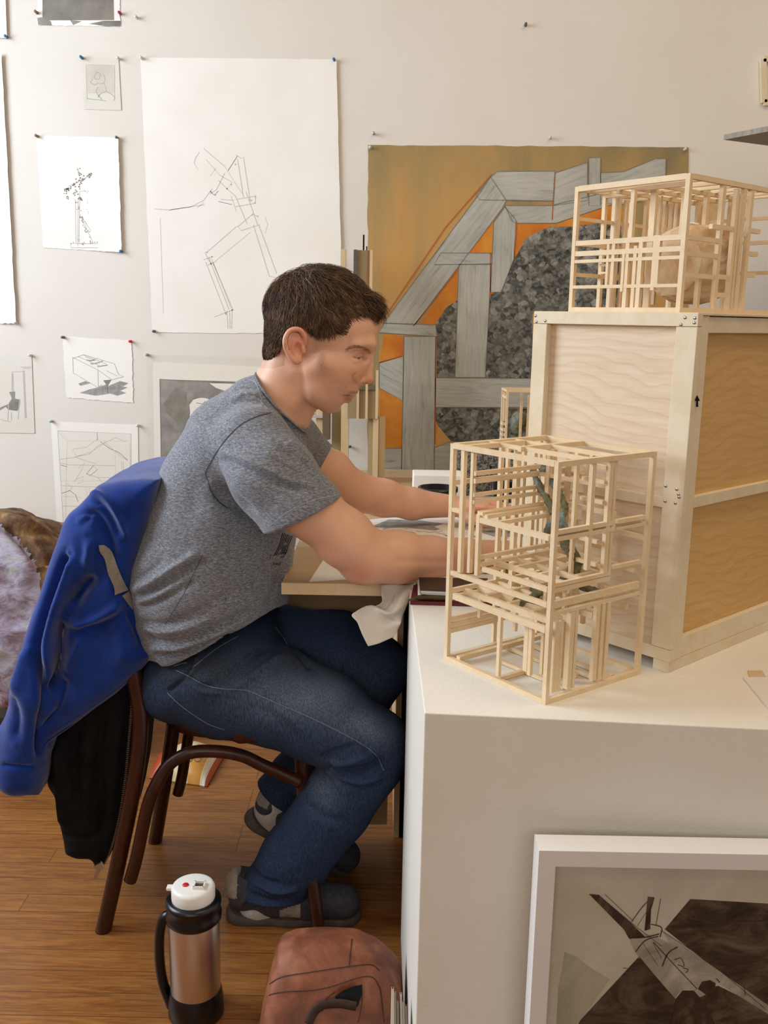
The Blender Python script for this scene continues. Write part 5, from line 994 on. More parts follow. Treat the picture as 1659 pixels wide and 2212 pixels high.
# ---------------------------------------------------------------- torso and arms (same body mesh)
lo=np.array([at(330,1300,y=1.5)[0]-.05,1.52,.66]); hi=np.array([at(1200,900,y=2.2)[0]+.03,2.30,1.16])
F=Fld(lo,hi,.0028)
chain(F,[(575,910,Y0,58),(545,960,Y0,70),(490,1080,Y0,90),(470,1200,Y0,100)],.03,1.15)
chain(F,[(548,965,1.80,52),(590,1000,1.630,54),(668,1098,1.604,61),(745,1163,1.615,60),(792,1203,1.632,57)],.02)
chain(F,[(792,1203,1.632,57),(860,1203,1.655,55),(930,1204,1.685,44),(1000,1203,1.715,38),(1055,1197,1.74,31)],.015)
F.ell(Q3(776,1222,1.628),(.030,.028,.028),.015)
chain(F,[(560,960,1.82,48),(640,975,1.98,42),(712,1020,2.08,46),(762,1062,2.13,44)],.02)
chain(F,[(762,1062,2.13,44),(830,1076,2.15,39),(890,1088,2.17,33),(985,1094,2.20,23)],.015)
def hand(F,wr,f,s,n,curl,thumb,sz=1.0,spread=.05):
    wr=np.array(wr,float); f=np.array(f,float); f/=np.linalg.norm(f); n=np.array(n,float); n-=f*(n@f); n/=np.linalg.norm(n); s_=np.cross(n,f); s_=s_ if s_@np.array(s)>0 else -s_
    L=lambda a,b,c: wr+sz*(f*a+s_*b+n*c)
    kb=[(.086,.028,.004),(.090,.009,.007),(.086,-.010,.006),(.078,-.028,.002)]
    for a,b,c in kb: F.cone(L(.0,b*.55,0),.0155*sz,L(a,b,c),.0105*sz,.008)
    F.cone(L(.02,.01,-.002),.016*sz,L(.06,-.012,-.004),.016*sz,.01)
    ln=[(.042,.026,.021),(.047,.030,.022),(.043,.028,.021),(.034,.021,.018)]
    for i,((a,b,c),l3) in enumerate(zip(kb,ln)):
        p=L(a,b,c); ang=0; r=.0095-.0006*(i==3)*2; spv=(1.5-i)*spread
        for j,l in enumerate(l3):
            ang+=curl[j]+.06*i; d=f*math.cos(ang)-n*math.sin(ang)+s_*spv; d/=np.linalg.norm(d); q=p+d*l*sz; r2=r-.0009; F.cone(p,r*sz,q,r2*sz,.0022); p=q; r=r2
    p=L(.018,.026,-.004); 
    for (df,ds,dn),l,r1,r2 in zip(thumb,(.042,.032,.026),(.0150,.0115,.0102),(.0115,.0102,.0085)):
        d=f*df+s_*ds+n*dn; d/=np.linalg.norm(d); q=p+d*l*sz; F.cone(p,r1*sz,q,r2*sz,.004); p=q
wr=Q3(1055,1197,1.74); f_=Q3(1112,1186,1.83)-wr
hand(F,wr,f_,(-.3,1,0),(0,-.25,1),(.35,.55,.45),((.7,.6,-.35),(.9,.25,-.3),(.95,0,-.25)),.98)
wr2=Q3(985,1094,2.20); f2=Q3(1110,1092,2.14)-wr2
hand(F,wr2,f2,(0,-1,0),(0,-.12,1),(.22,.45,.40),((.75,.55,-.3),(.95,.15,-.2),(1,-.1,-.2)),1.0)
V,Q=F.mesh(3,.45); C=base_cols(V); px=proj(V)
V=folds(V,Q,[([(905,1172),(960,1176),(1010,1180)],14,.0015),([(840,1215),(900,1212),(1000,1218)],10,-.0018),([(800,1150),(830,1190),(870,1200)],16,-.0018)])
C=blend(C,.5*gs(px,(782,1236),(34,28)),'d07c66'); C=blend(C,.5*gs(px,(1060,1098),(70,24))*(V[:,1]>1.95),'d0764f'); C=blend(C,.28*gs(px,(1000,1205),(70,40))*(V[:,1]<1.95),'a96a4c')
bV=np.concatenate([headV,V]); bQ=np.concatenate([headQ,Q+len(headV)]); bC=np.concatenate([headC,C])
nadd('body',bV,bQ,'skin',man,bC)
R=Ray(headV,headQ)
m=MB(); P=[(766,772.8),(770,773.6),(775,773.6),(781,772.4),(780,775),(775,776.2),(770,775.8)]; V_=[R.hit(*p,.0003) for p in P]; m.add(V_,[tuple(range(len(V_)))],0)
P=[(773,773.5),(778,773.1),(778,775.2),(773.5,775.8)]; V_=[R.hit(*p,.0005) for p in P]; m.add(V_,[(0,1,2,3)],1)
m.build('eye',[mat('eye_white','a79d9a',rough=.25),mat('iris','3f4b52',rough=.2)],man)
# ---------------------------------------------------------------- hair
lo=Q3(545,810,Y0)-[0,.12,0]; hi=Q3(860,545,Y0)+[0,.12,0]
F=Fld(lo,hi,.0018)
he(F,(690,684,0),(116,87,95),8,-16); he(F,(622,732,0),(49,68,60),12); he(F,(599,760,0),(31,48,36),10); he(F,(764,682,0),(54,64,46),14,-28); he(F,(702,650,0),(88,73,66),12,-8); he(F,(645,705,0),(70,79,76),14); hc(F,(790,655,-28,20),(806,668,-20,13),10,1); hc(F,(790,655,28,20),(806,668,20,13),10,1); hc(F,(800,662,-20,15),(800,662,20,15),8)
HO=[(552,700),(560,640),(590,590),(640,556),(700,550),(780,560),(850,620),(856,672),(826,691),(806,688),(790,680),(772,675),(757,690),(760,717),(726,722),(694,731),(676,722),(664,706),(648,703),(632,708),(622,722),(615,745),(607,769),(603,788),(590,797),(558,796)]
P2=np.array([Q3(x,y,Y0)[[0,2]] for x,y in HO]); F.poly(P2,Y0-.15,Y0+.15,.004,.004,'int')
V,Q=F.mesh(2,.45); N=normals(V,Q); px=proj(V)
V+=N*(vnoise(V,110,21,2)*.0022*np.clip((700-px[:,1])/60,0,1))[:,None]
hr=nadd('hair',V,Q,'hair',man)
# strands
tri=Q; a=V[Q]; ar=np.linalg.norm(np.cross(a[:,2]-a[:,0],a[:,3]-a[:,1]),axis=1); pr=ar/ar.sum()
def strands(n,seg,lenf,wid,lift,seed,slots):
    r=np.random.default_rng(seed); idx=r.choice(len(Q),n,p=pr); w=r.random((n,2)); q=V[Q[idx]]; P=(q[:,0]*(1-w[:,:1])+q[:,1]*w[:,:1])*(1-w[:,1:])+(q[:,3]*(1-w[:,:1])+q[:,2]*w[:,:1])*w[:,1:]; nn=N[Q[idx]].mean(1); pp=proj(P)
    ok=(pp[:,1]<800)&((nn@Fw)<.45)&~((nn[:,2]<-.35)&(pp[:,0]>640)); P,nn,pp=P[ok],nn[ok],pp[ok]; n=len(P)
    t=np.clip((pp[:,0]-600)/190,0,1); top=np.clip((655-pp[:,1])/60,0,1); dx=-.32+1.15*t; dz=-(1-.55*t); dx=dx*(1-top)+top*(.75*np.sign(pp[:,0]-630+r.normal(0,25,n))*(.4+.6*t)+.1); dz=dz*(1-top)-top*.35
    cl_=vnoise(P,70,seed+5,2); dx+=cl_*.55+r.normal(0,.12,n); dz+=vnoise(P,80,seed+9,2)*.35; dy=vnoise(P,60,seed+2,2)*.5*top+r.normal(0,.08,n)
    d=np.stack([dx,dy,dz],1); d-=nn*(d*nn).sum(1,keepdims=True); d/=np.linalg.norm(d,axis=1,keepdims=True)
    L=lenf(pp,t,top)*r.uniform(.7,1.2,n); lf=lift*(.15+.85*top)*r.uniform(.2,1.3,n)*(1+.8*(pp[:,0]>770)); s_=np.linspace(0,1,seg)
    ph=r.random(n)*6.28; side=np.cross(d,nn); pts=P[:,None]+d[:,None]*(L[:,None]*s_)[:,:,None]+nn[:,None]*((lf[:,None]*np.sin(s_*2.4)*L[:,None])-.0006+.0016*np.sin(s_*3.14))[:,:,None]-nn[:,None]*((s_**2)[None]*L[:,None]**2*3.6)[:,:,None]+side[:,None]*(np.sin(s_*3+ph[:,None])*L[:,None]*.10)[:,:,None]
    pts[:,:,2]-= (s_**2)[None]*L[:,None]*.12*top[:,None]
    wd=wid*r.uniform(.6,1.3,n)[:,None]*np.interp(s_,[0,.5,.8,1],[1,.85,.55,.1])[None]
    vv=[]; 
    for k in range(3):
        a_=2*math.pi*k/3; vv.append(pts+side[:,None]*(wd*math.cos(a_))[:,:,None]+nn[:,None]*(wd*.6*math.sin(a_))[:,:,None])
    VV=np.stack(vv,2).reshape(n,seg*3,3); fq=[]
    for i in range(seg-1):
        for k in range(3): fq.append((i*3+k,i*3+(k+1)%3,(i+1)*3+(k+1)%3,(i+1)*3+k))
    fq=np.array(fq); QQ=(np.arange(n)[:,None,None]*seg*3+fq[None]).reshape(-1,4); MI=np.repeat(r.choice(slots,n,p=[.5,.2,.3]),len(fq)); return VV.reshape(-1,3),QQ,MI
lenf=lambda pp,t,top: (.011+.014*np.clip((740-pp[:,1])/90,0,1)+.016*top+.006*t)
A=strands(20000,6,lenf,.0006,.20,31,[0,1,2]); me=npmesh(A[0],A[1]); me.polygons.foreach_set('material_index',A[2].astype(np.int32)); o=link('hair_strands',me,['hair','hair_light','hair_dark'],hr,True); o['kind']='stuff'
wt=np.clip((672-proj(V[Q].mean(1))[:,1])/30,0,1); pr=ar*wt; pr/=pr.sum(); A=strands(1400,8,lambda pp,t,top: .028+.010*t,.0010,.22,77,[0,1,2]); me=npmesh(A[0],A[1]); me.polygons.foreach_set('material_index',A[2].astype(np.int32)); o=link('hair_locks',me,['hair','hair_light','hair_dark'],hr,True); o['kind']='stuff'
# eyebrow hairs
m=MB(); r=np.random.default_rng(4); R=Ray(headV,headQ)
for i in range(110):
    t_=r.random(); x=750+52*t_; y=np.interp(x,[750,760,772,790,802],[756,750,748.5,752.5,759])+r.normal(0,2.0)
    a_=R.hit(x,y,.0004); b_=R.hit(x-6-2*r.random(),y+1.2-2.5*t_,.0010)
    if a_ is None or b_ is None or np.linalg.norm(a_-b_)>.02: continue
    m.tube([a_,(a_+b_)/2+[0,-.0004,0],b_],[.00022,.0002,.0001],3,cap=False)
m.build('eyebrow',mat('light_brow','9c7252',rough=.8),man)
# ---------------------------------------------------------------- t-shirt
lo=np.array([at(260,1450,y=Y0)[0]-.04,1.50,.50]); hi=np.array([at(760,900,y=2.1)[0]+.04,2.13,1.10])
F=Fld(lo,hi,.0032)
chain(F,[(590,872,Y0,66),(562,892,Y0,78)],.02,1.25)
chain(F,[(562,892,Y0,78),(512,955,Y0,106)],.02,1.55); chain(F,[(512,955,Y0,106),(478,1052,Y0,128),(472,1152,Y0,160),(456,1240,Y0,171),(450,1310,Y0,158),(452,1372,Y0,140)],.02,1.22)
cone(F,(560,1010,Y0,70),(560,1130,Y0,72),.02,1.6); cone(F,(606,900,Y0,54),(606,960,Y0,56),.02,1.15)
chain(F,[(545,958,1.675,82),(572,1000,1.640,84)],.020,.98); chain(F,[(600,935,1.90,62),(620,952,1.97,58)],.015,1.0)
V,Q=F.mesh(3,.45)
def pln(V,p,q,inside,y=Y0):
    a=Q3(*p,y); b=Q3(*q,y); d=(b-a)[[0,2]]; n=np.array([-d[1],d[0]])/np.linalg.norm(d); s_=np.sign((Q3(*inside,y)[[0,2]]-a[[0,2]])@n); return ((V[:,[0,2]]-a[[0,2]])@n)*s_,np.tile([n[0]*s_,0,n[1]*s_],(len(V),1))
def where(val,m): return np.where(m,val,1.0)
val,g=pln(V,(546,797),(646,914),(450,1100)); V,Q=cutp(V,Q,where(val,np.abs(V[:,1]-Y0)<.100),g)
val,g=pln(V,(546,797),(646,914),(450,1100)); RIM=V[(np.abs(val)<1e-4)&(np.abs(V[:,1]-Y0)<.104)]
hemP=np.array(smoothpath([(250,1420),(330,1428),(352,1440),(385,1432),(430,1408),(472,1386),(533,1352),(590,1318),(680,1280)],6))
px=proj(V); hv=np.interp(px[:,0],hemP[:,0],hemP[:,1])-px[:,1]; V,Q=cutp(V,Q,hv,np.tile([0,0,.00088],(len(V),1)))
def sleeve(L,p,q,ins,y,lo,hi,ys=.98):
    F=Fld(lo,hi,.0032); chain(F,L,.012,ys); V,Q=F.mesh(3,.45); val,g=pln(V,p,q,ins,y); return cutp(V,Q,val,g)
S1=sleeve([(548,960,1.672,85),(590,1030,1.622,94),(652,1108,1.602,89),(700,1172,1.60,87)],(575,1147),(732,1071),(560,1000),1.602,(at(430,1100,y=1.6)[0],1.48,.60),(at(800,1100,y=1.6)[0],1.80,1.12))
S2=sleeve([(585,945,1.86,66),(628,955,1.985,64),(668,1008,2.02,63),(700,1060,2.05,62)],(688,1018),(712,972),(640,960),2.02,(at(480,1100,y=2)[0],1.76,.70),(at(820,1100,y=2)[0],2.16,1.12))
for v_,q_ in (S1,S2): Q=np.concatenate([Q,q_+len(V)]); V=np.concatenate([V,v_])
px=proj(V)
def zs(*P): return [(260+x/3.302,780+y/3.302) for x,y in P]
FL=[(zs((690,690),(860,760),(1040,830),(1200,900),(1330,925)),9,-.006),(zs((700,640),(880,700),(1050,780),(1230,860),(1400,890)),8,.0035),(zs((1120,610),(1250,680),(1350,770),(1440,880)),8,-.005),(zs((1000,640),(1180,720),(1320,830)),8,.003),(zs((1180,560),(1300,640),(1400,760)),7,.003),
 (zs((640,870),(760,960),(880,1050),(960,1150)),16,-.010),(zs((660,930),(760,1020),(850,1060)),8,-.006),
 (zs((70,1640),(200,1595),(350,1500),(500,1400),(580,1365)),9,.007),(zs((80,1680),(220,1650),(380,1560),(520,1460),(640,1420)),9,-.006),(zs((90,1560),(200,1500),(310,1400)),8,-.004),(zs((110,1770),(260,1720),(400,1640),(560,1560)),9,-.005),(zs((100,1720),(250,1680),(400,1600)),7,.004),
 (zs((120,1850),(280,1880),(450,1840),(650,1740),(800,1640)),9,-.005),(zs((130,1900),(300,1930),(480,1900),(680,1810)),7,.005),(zs((160,1980),(330,2010),(520,1970),(720,1880),(950,1780)),8,-.007),(zs((200,2040),(380,2050),(600,1980),(850,1870)),8,.006),(zs((210,2100),(400,2095),(600,2030),(800,1940)),6,-.006),(zs((150,1870),(200,1960),(210,2060)),6,-.004),
 (zs((760,230),(860,190),(960,200)),5,-.003),(zs((800,270),(900,235),(1000,250)),5,.003),(zs((780,300),(900,280),(1020,300)),5,-.003),(zs((860,130),(940,150),(1000,200)),5,-.003),(zs((1010,210),(1120,320),(1220,450)),5,-.003),(zs((1060,180),(1170,320),(1270,440)),6,.004),
 (zs((1180,1300),(1160,1450),(1110,1600),(1050,1750)),8,-.005),(zs((1220,1350),(1190,1500),(1140,1640)),6,.004),(zs((600,1360),(700,1500),(900,1650),(1000,1780)),18,.003),(zs((300,700),(360,1000),(300,1300)),28,.003),(zs((560,700),(520,1000),(560,1200)),26,-.004)]
V=folds(V,Q,FL,g=1.35); V+=normals(V,Q)*(vnoise(V,38,9,3)*.0022)[:,None]
R_sh=Ray(V,Q); V2,Q2=thick(V,Q,.0016); sh=nadd('t_shirt',V2,Q2,'shirt',man)
c_=RIM.mean(0); dd=(Q3(646,914,Y0)-Q3(546,797,Y0)); dd/=np.linalg.norm(dd); uu_=(RIM-c_)@dd; vv_=RIM[:,1]-c_[1]; th_=np.arctan2(vv_,uu_); rr_=np.hypot(uu_,vv_); P=[]
for k in range(48):
    a_=-math.pi+2*math.pi*k/48; w_=np.exp(-(np.angle(np.exp(1j*(th_-a_)))/.12)**2); rad=(rr_*w_).sum()/w_.sum(); P.append(c_+dd*rad*math.cos(a_)+np.array([0,1,0])*rad*math.sin(a_))
P+=P[:2]; m=MB(); nrm=np.cross(dd,[0,1,0]); m.tube([p+nrm*0 for p in P],.0042,10,flat=.45,up=tuple(nrm)); m.build('collar','shirt',sh,True)
m=MB()
ribbon(m,R_sh,zs((1075,367),(960,400),(850,460),(750,560),(680,660),(630,750),(606,800)),1.8,.0010); ribbon(m,R_sh,zs((606,800),(622,850),(650,930),(700,1000),(770,1050)),1.6,.0010); m.build('seam',mat('dark_seam','33353b',rough=.9),sh); m=MB(); ribbon(m,R_sh,zs((590,1380),(520,1520),(440,1680),(320,1880)),.9,.0009)
o=m.build('seam',mat('dark_seam','33353b',rough=.9),sh); 
m=MB(); ribbon(m,R_sh,zs((1000,285),(1040,330),(1085,352)),1.2,.001); ribbon(m,R_sh,zs((905,130),(960,150),(990,220),(1010,280)),.9,.001); ribbon(m,R_sh,zs((1545,955),(1350,1000),(1180,1085),(1050,1190)),.8,.0009)
o=m.build('stitching',mat('pale_thread','aab0b8',rough=.9),sh); o['label']='pale stitching'
m=MB()
for i in range(7): ribbon(m,R_sh,zs((1160+i*11,1225+i*4),(1132+i*11,1320),(1095+i*14,1388-i*2)),1.7-.1*(i%3),.0010,n=3)
ribbon(m,R_sh,zs((1075,1380),(1062,1406),(1165,1396),(1182,1362)),1.4,.0012,n=1); ribbon(m,R_sh,zs((1075,1382),(1182,1364)),1.2,.0012,n=1)
for L in (((1085,1440),(1105,1440)),((1096,1440),(1092,1460)),((1112,1436),(1110,1456)),((1124,1436),(1122,1456)),((1112,1446),(1123,1446)),((1134,1436),(1132,1456)),((1134,1437),(1146,1435)),((1133,1446),(1143,1445)),((1132,1456),(1143,1455))): ribbon(m,R_sh,zs(*L),1.0,.0012,n=1)
if m.v: o=m.build('print','black',sh); o['label']='black column print with small lettering'
# ---------------------------------------------------------------- jeans
lo=np.array([at(270,1500,y=1.7)[0]-.03,1.58,.06]); hi=np.array([at(900,1500,y=1.9)[0]+.02,2.06,.72])
F=Fld(lo,hi,.0032); yn,yf_=1.715,1.895
chain(F,[(368,1470,Y0,62),(395,1450,Y0,82),(470,1420,Y0,96),(520,1395,Y0,90)],.02,1.95)
chain(F,[(405,1475,yn,86),(480,1488,yn,100),(580,1498,yn,104),(690,1545,yn,97),(800,1612,yn,85)],.025,1.0)
chain(F,[(800,1612,yn,85),(790,1640,yn,82),(722,1742,yn,80),(640,1850,yn,76),(592,1925,yn,68),(570,1965,yn,66)],.012,.95)
chain(F,[(500,1420,yf_,80),(600,1388,yf_,79),(730,1402,yf_,80),(812,1446,yf_,73)],.02,1.0)
chain(F,[(812,1446,yf_,73),(760,1540,yf_,64),(640,1680,yf_,58),(606,1720,yf_,56),(590,1745,yf_,56)],.012,.95)
V,Q=F.mesh(3,.45); px=proj(V)
def pl_px2(p,q,inside): d=np.array(q,float)-p; n=np.array([-d[1],d[0]]); s_=np.sign((np.array(inside)-p)@n); return ((px-np.array(p))@n)*s_/np.linalg.norm(n)
val,g=pln(V,(520,1922),(612,1972),(650,1850),1.715); V,Q=cutp(V,Q,where(val,(V[:,1]<1.805)&(V[:,2]<.25)),g)
val,g=pln(V,(556,1686),(640,1740),(700,1600),1.895); V,Q=cutp(V,Q,where(val,(V[:,1]>1.81)&(V[:,2]<.40)),g)
def zj(*P): return [(260+x/2.514,1350+y/2.514) for x,y in P]
FJ=[(zj((1110,770),(1200,800),(1300,790),(1420,740)),7,-.008),(zj((1130,740),(1250,740),(1380,690)),7,.006),(zj((1180,820),(1300,850),(1430,810)),7,.006),(zj((1200,850),(1320,880),(1440,850)),6,-.006),(zj((1060,745),(1150,700),(1300,650)),8,-.005),(zj((1040,770),(1110,830),(1200,960)),8,-.004),(zj((1290,660),(1380,720),(1430,800)),7,-.004),
 (zj((330,260),(420,330),(520,330)),8,-.004),(zj((360,300),(460,360),(560,360)),7,.004),(zj((250,370),(330,300),(400,220)),6,-.005),(zj((560,300),(700,180),(820,100)),10,-.004),(zj((600,360),(760,240),(900,150)),9,.004),(zj((940,130),(1000,180),(1050,250)),8,-.006),(zj((700,420),(860,520),(1000,640)),14,-.003),
 (zj((700,1300),(760,1380),(880,1420)),8,-.004),(zj((720,1390),(840,1450),(980,1430)),7,.004),(zj((690,1450),(800,1500),(920,1500)),7,-.004),(zj((980,950),(1100,1040),(1240,1080)),12,-.003),(zj((420,160),(400,240),(330,300)),6,.004)]
V=folds(V,Q,FJ,g=1.9); nz=vnoise(V,30,14,4); V+=normals(V,Q)*(nz*.0022)[:,None]; px=proj(V)
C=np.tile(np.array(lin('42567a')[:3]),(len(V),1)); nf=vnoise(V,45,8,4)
C=blend(C,.40+.25*nf,'2f4160'); wear_hilite=np.clip(gs(px,(640,1500),(150,60))+.8*gs(px,(800,1570),(70,40))+.7*gs(px,(700,1700),(40,50)),0,1)*(.6+.4*nf); C=blend(C,.7*wear_hilite,'9fb0c4'); C=blend(C,.5*gs(px,(420,1440),(120,60)),'4a4a40'); C=blend(C,.45*gs(px,(630,1430),(34,26)),'55574b')  # denim wear, strengthened so that thigh highlights are painted into the colour
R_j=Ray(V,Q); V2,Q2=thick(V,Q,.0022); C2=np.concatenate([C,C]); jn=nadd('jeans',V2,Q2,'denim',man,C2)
m=MB(); ribbon(m,R_j,zj((255,370),(330,440),(400,490),(480,540),(565,570)),1.3,.0012); ribbon(m,R_j,zj((300,245),(370,278),(450,322),(540,345),(680,355),(760,385),(860,430),(980,480),(1150,560),(1300,640),(1390,710),(1430,790)),1.2,.0012); ribbon(m,R_j,zj((290,225),(330,210),(360,205)),2,.0012); ribbon(m,R_j,zj((400,225),(520,130),(640,60)),1.2,.0012); ribbon(m,R_j,zj((840,10),(880,60),(915,120)),1.2,.0012)
o=m.build('stitching',mat('denim_thread','7d868e',rough=.9),jn); o['label']='pale stitched seams'
# ---------------------------------------------------------------- socks and shoes
F=Fld((at(500,1950,y=1.73)[0]-.06,1.60,.0),(at(620,1900,y=1.73)[0]+.06,1.85,.26),.003)
chain(F,[(585,1920,1.715,38),(556,1952,1.715,37),(590,1985,1.715,34)],.012); V,Q=F.mesh(2); nadd('sock',V,Q,'sock',man)
F=Fld((at(540,1750,y=1.89)[0]-.06,1.80,.0),(at(660,1700,y=1.89)[0]+.08,1.99,.36),.003)
chain(F,[(622,1700,1.895,38),(590,1748,1.895,38),(600,1780,1.895,34)],.012); V,Q=F.mesh(2); nadd('sock',V,Q,'sock',man)
def shoe(hx,tx,yc_,pivot=None,tilt=0,lab=None):
    # built along +x from the heel, then tilted about the toe
    L=tx-hx; F=Fld((hx-.02,yc_-.08,-.01),(tx+.02,yc_+.08,.14),.0026)
    P=[(hx+.040,.055,.036),(hx+.10,.045,.034),(hx+.17,.040,.036),(tx-.044,.036,.034)]
    for a,b in zip(P[:-1],P[1:]): F.cone((a[0],yc_,a[1]),a[2],(b[0],yc_,b[1]),b[2],.02,1.12)
    F.cone((hx+.030,yc_,.078),.029,(hx+.10,yc_,.062),.034,.015,1.1); F.cone((hx+.11,yc_,.066),.026,(hx+.17,yc_,.05),.026,.02)
    F.cone((hx+.050,yc_,.115),.028,(hx+.085,yc_,.105),.030,.006,1,'sub')
    V,Q=F.mesh(3); V[:,2]=np.maximum(V[:,2],.012)
    F=Fld((hx-.03,yc_-.08,-.01),(tx+.03,yc_+.08,.05),.0026)
    F.cone((hx+.036,yc_,.012),.036,(hx+.13,yc_,.012),.033,.02,1.05); F.cone((hx+.13,yc_,.012),.033,(tx-.046,yc_+.002,.012),.039,.02,1.06); Vs,Qs=F.mesh(2); Vs[:,2]=np.clip(Vs[:,2]*.8,.0005,.017+.010*np.exp(-((Vs[:,0]-hx)/.03)**2))
    def xf(A):
        if not tilt: return A
        c_,s_=math.cos(tilt),math.sin(tilt); px_=tx-.05; x=A[:,0]-px_; z=A[:,2]; return np.stack([px_+x*c_+z*s_,A[:,1],-x*s_+z*c_+.0],1)
    C_=None; me=npmesh(xf(V),Q); N_=normals(V,Q); o=link('shoe',me,['shoe','shoe_grey'],man,True); x=(V[:,0]-hx); z=V[:,2]
    g=((x<.030)&(z>.052+.4*x))|((np.abs(x-.135)<.022+.0*z)&(np.abs(z-.034-.35*(x-.135))<.016)&(np.abs(N_[:,1])>.3)); me.polygons.foreach_set('material_index',(g[Q].sum(1)>=3).astype(np.int32)); nadd('sole',xf(Vs),Qs,'sole',o)
    if lab: o['label']=lab
    return o
hx=at(488,1960,y=1.715)[0]; tx=at(788,1960,y=1.715)[0]; shoe(hx,tx,1.715,lab='grey suede shoe flat on the floor')
hx=at(500,1790,y=1.895)[0]; tx=at(752,1880,y=1.895)[0]; shoe(hx-.005,tx+.02,1.895,tilt=math.radians(30),lab='grey suede shoe with the heel raised')
# ================================================================ jackets on the chair
def zq(*P): return [(x/3.318,1400+y/3.318) for x,y in P]
BP=[(170,1088),(200,1056),(250,1044),(300,1039),(336,1041),(322,1095),(308,1140),(293,1190),(280,1240),(283,1285),(295,1335),(312,1390),(332,1417),(290,1468),(240,1512),(190,1545),(140,1583),(106,1606),(90,1650),(86,1700),(76,1735),(55,1728),(30,1718),(-40,1716),(-22,1600),(0,1560),(25,1480),(50,1380),(80,1290),(110,1200),(140,1120)]
yj=1.655
P2=[Q3(x,y,yj)[[0,2]] for x,y in BP]
lo=np.array([min(p[0] for p in P2)-.08,1.56,min(p[1] for p in P2)-.03]); hi=np.array([max(p[0] for p in P2)+.03,2.06,max(p[1] for p in P2)+.03])
F=Fld(lo,hi,.0042); F.poly(P2,yj-.010,2.02,.045,.005); F.cone(Q3(75,1500,1.655),.034,Q3(35,1680,1.66),.034,.02,.9); F.cone(Q3(175,1150,1.70),.03,Q3(75,1500,1.655),.034,.03,.9)
V,Q=F.mesh(3)
FB=[(zr((620,240),(700,215),(790,290),(860,410),(910,540)),6,.006),(zr((640,260),(720,300),(800,420),(860,560)),9,-.008),(zr((560,420),(660,370),(730,440),(800,620),(830,760)),13,-.012),(zr((560,400),(620,380),(690,390)),6,.006),(zr((640,520),(640,650),(600,760)),12,.010),
 (zr((700,800),(600,890),(530,1000),(480,1080)),15,-.028),(zr((480,1150),(600,1150),(760,1080),(860,1000)),9,.012),(zr((560,1180),(720,1160),(900,1080)),9,-.008),(zr((450,1110),(430,1250),(430,1400),(400,1560),(360,1700)),13,-.030),(zr((480,640),(400,850),(310,1100),(260,1300),(270,1450),(310,1620)),10,-.018),(zr((520,650),(440,900),(380,1100),(330,1300),(350,1500)),13,.012),
 (zr((470,1500),(560,1300),(600,1200)),12,.010),(zr((200,1300),(140,1500),(90,1700)),14,.008),(zq((480,200),(430,420),(330,560),(280,700)),9,-.012),(zq((250,50),(290,200),(300,400),(270,560),(280,800)),8,-.018),(zr((900,1050),(980,1200),(1020,1350)),9,-.006),(zr((820,1000),(880,1300),(860,1500)),18,.005),
 (zq((0,835),(120,850),(260,860)),5,-.006),(zq((60,300),(120,500),(100,700)),14,-.008),(zq((1070,130),(900,290),(700,440),(500,570),(330,700)),4,-.004)]
V=folds(V,Q,FB,g=1.3); V+=normals(V,Q)*(vnoise(V,20,17,3)*.004)[:,None]
bj=nadd('blue_sweatshirt',V,Q,'blue'); tag(bj,'bright blue sweatshirt draped over the chair back behind the man','sweatshirt'); R=Ray(V,Q)
def patch(A_,B_,R,off,nm,mt,par,lab=None):
    A_,B_=smoothpath(A_,5),smoothpath(B_,5); n=min(len(A_),len(B_)); G=[]; last=None; m=MB()
    for i in range(n):
        row=[]
        for t_ in np.linspace(0,1,7):
            p=A_[i]*(1-t_)+B_[i]*t_; h_=R.hit(*p,off); h_=h_ if h_ is not None else last; last=h_; row.append(h_)
        G+=row
    G=np.array(G).reshape(n,7,3)
    for k in range(3): G[1:-1]=(G[:-2]+G[1:-1]*2+G[2:])/4
    m.add(G.reshape(-1,3),[(i*7+j,i*7+j+1,(i+1)*7+j+1,(i+1)*7+j) for i in range(n-1) for j in range(6)]); o=m.build(nm,mt,par,True)
    if lab: o['label']=lab
patch(zr((745,588),(800,630),(830,710),(860,790),(895,865),(922,912)),zr((708,590),(716,640),(752,690),(772,790),(818,890),(822,948)),R,.0045,'grey_patch','grey_tape',bj,'grey tape-like patch')
patch(zr((928,918),(945,975),(957,1040)),zr((876,952),(910,1000),(950,1052)),R,.0045,'grey_patch','grey_tape',bj,'grey tape-like patch')
m=MB(); ribbon(m,R,zq((1095,105),(960,240),(820,345),(700,430),(500,560),(340,670),(300,740)),2.2,.0012); ribbon(m,R,zq((1040,110),(900,245),(700,395),(500,525),(350,620)),.8,.0012); o=m.build('hem','blue_hem',bj); o['label']='stitched blue hem'
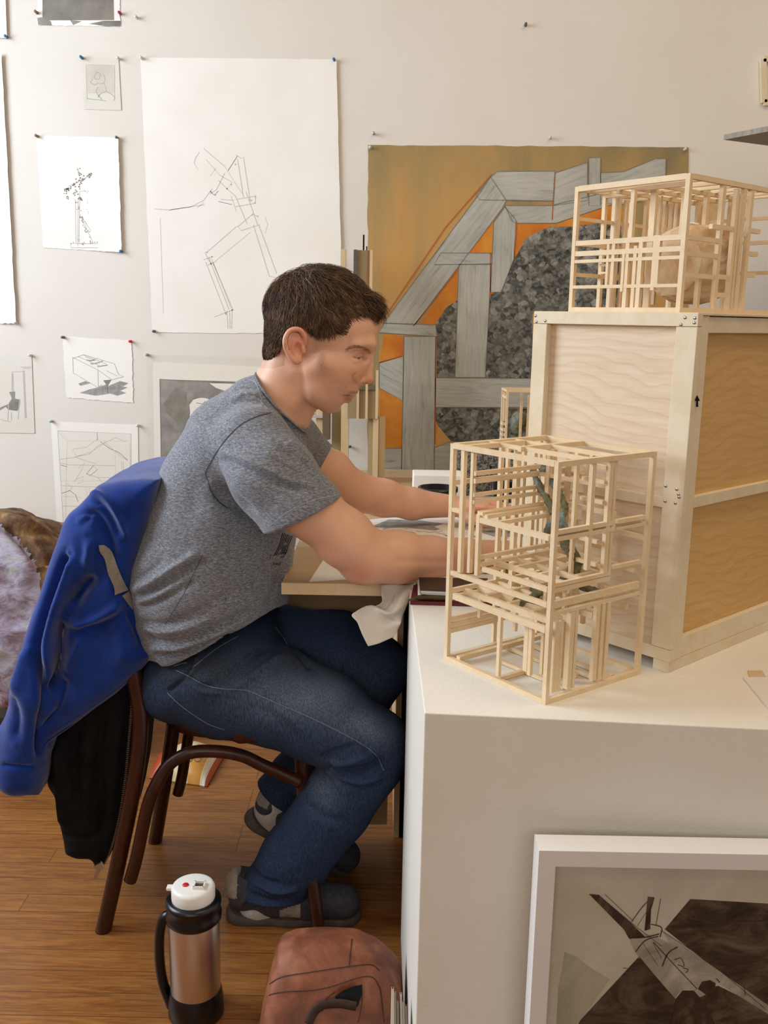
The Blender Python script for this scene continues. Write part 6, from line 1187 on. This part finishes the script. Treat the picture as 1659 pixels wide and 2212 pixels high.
KP=[(318,1400),(294,1480),(290,1560),(283,1640),(272,1720),(262,1780),(248,1830),(228,1868),(212,1890),(200,1884),(190,1868),(160,1868),(132,1857),(128,1830),(115,1780),(110,1735),(92,1705),(95,1600),(150,1520),(240,1400)]
yk_=1.715; P2=[Q3(x,y,yk_)[[0,2]] for x,y in KP]; F=Fld((min(p[0] for p in P2)-.03,1.66,min(p[1] for p in P2)-.03),(max(p[0] for p in P2)+.03,2.02,max(p[1] for p in P2)+.03),.0045); F.poly(P2,yk_-.01,1.95,.04,.005)
V,Q=F.mesh(3); V=folds(V,Q,[(zq((560,560),(520,800),(560,1100)),12,-.014),(zq((750,450),(700,800),(740,1200),(700,1400)),12,-.012),(zq((400,700),(420,1000),(440,1300)),10,.010),(zq((420,1330),(560,1370),(700,1350)),7,-.006),(zq((470,1050),(500,1090),(520,1110)),7,.010),(zq((640,700),(620,1000),(640,1300)),12,.010),(zq((860,500),(820,900),(800,1200)),10,.008)])
V+=normals(V,Q)*(vnoise(V,24,19,3)*.004)[:,None]; kj=nadd('black_jacket',V,Q,'black'); tag(kj,'black zip jacket hanging under the blue sweatshirt on the chair back','jacket'); R=Ray(V,Q)
m=MB()
L=smoothpath([(289,1478),(286,1540),(281,1600),(276,1660),(268,1720),(258,1775),(246,1822),(232,1858),(218,1882)],14)
for i,p in enumerate(L[::1]):
    h_=R.hit(p[0]-3,p[1],.001)
    if h_ is not None: m.box(h_,(.0022,0,0),(0,.0012,0),(0,0,.0009))
o=m.build('zip',mat('zip_metal','8d8d90',rough=.35,metal=1),kj); o['kind']='stuff'
pz=Q3(214,1868,1.70); m=MB(); m.box(pz+[0,0,-.004],(.007,0,.004),(0,.004,0),(-.003,0,.006)); m.bar(pz+[-.002,0,-.012],pz+[-.009,0,-.030],.008,.003,(0,1,0)); m.build('zip_pull','steel',kj)
m=MB(); m.tube(smoothpath([Q3(303,1380,1.69),Q3(312,1402,1.685),Q3(332,1418,1.68)],5),.0028,8); m.tube(smoothpath([Q3(338,1440,1.69),Q3(348,1455,1.67),Q3(350,1464,1.662)],5),.0036,8); o=m.build('belt_loop',mat('dark_denim_loop','4d4f4a',rough=.9),jn)
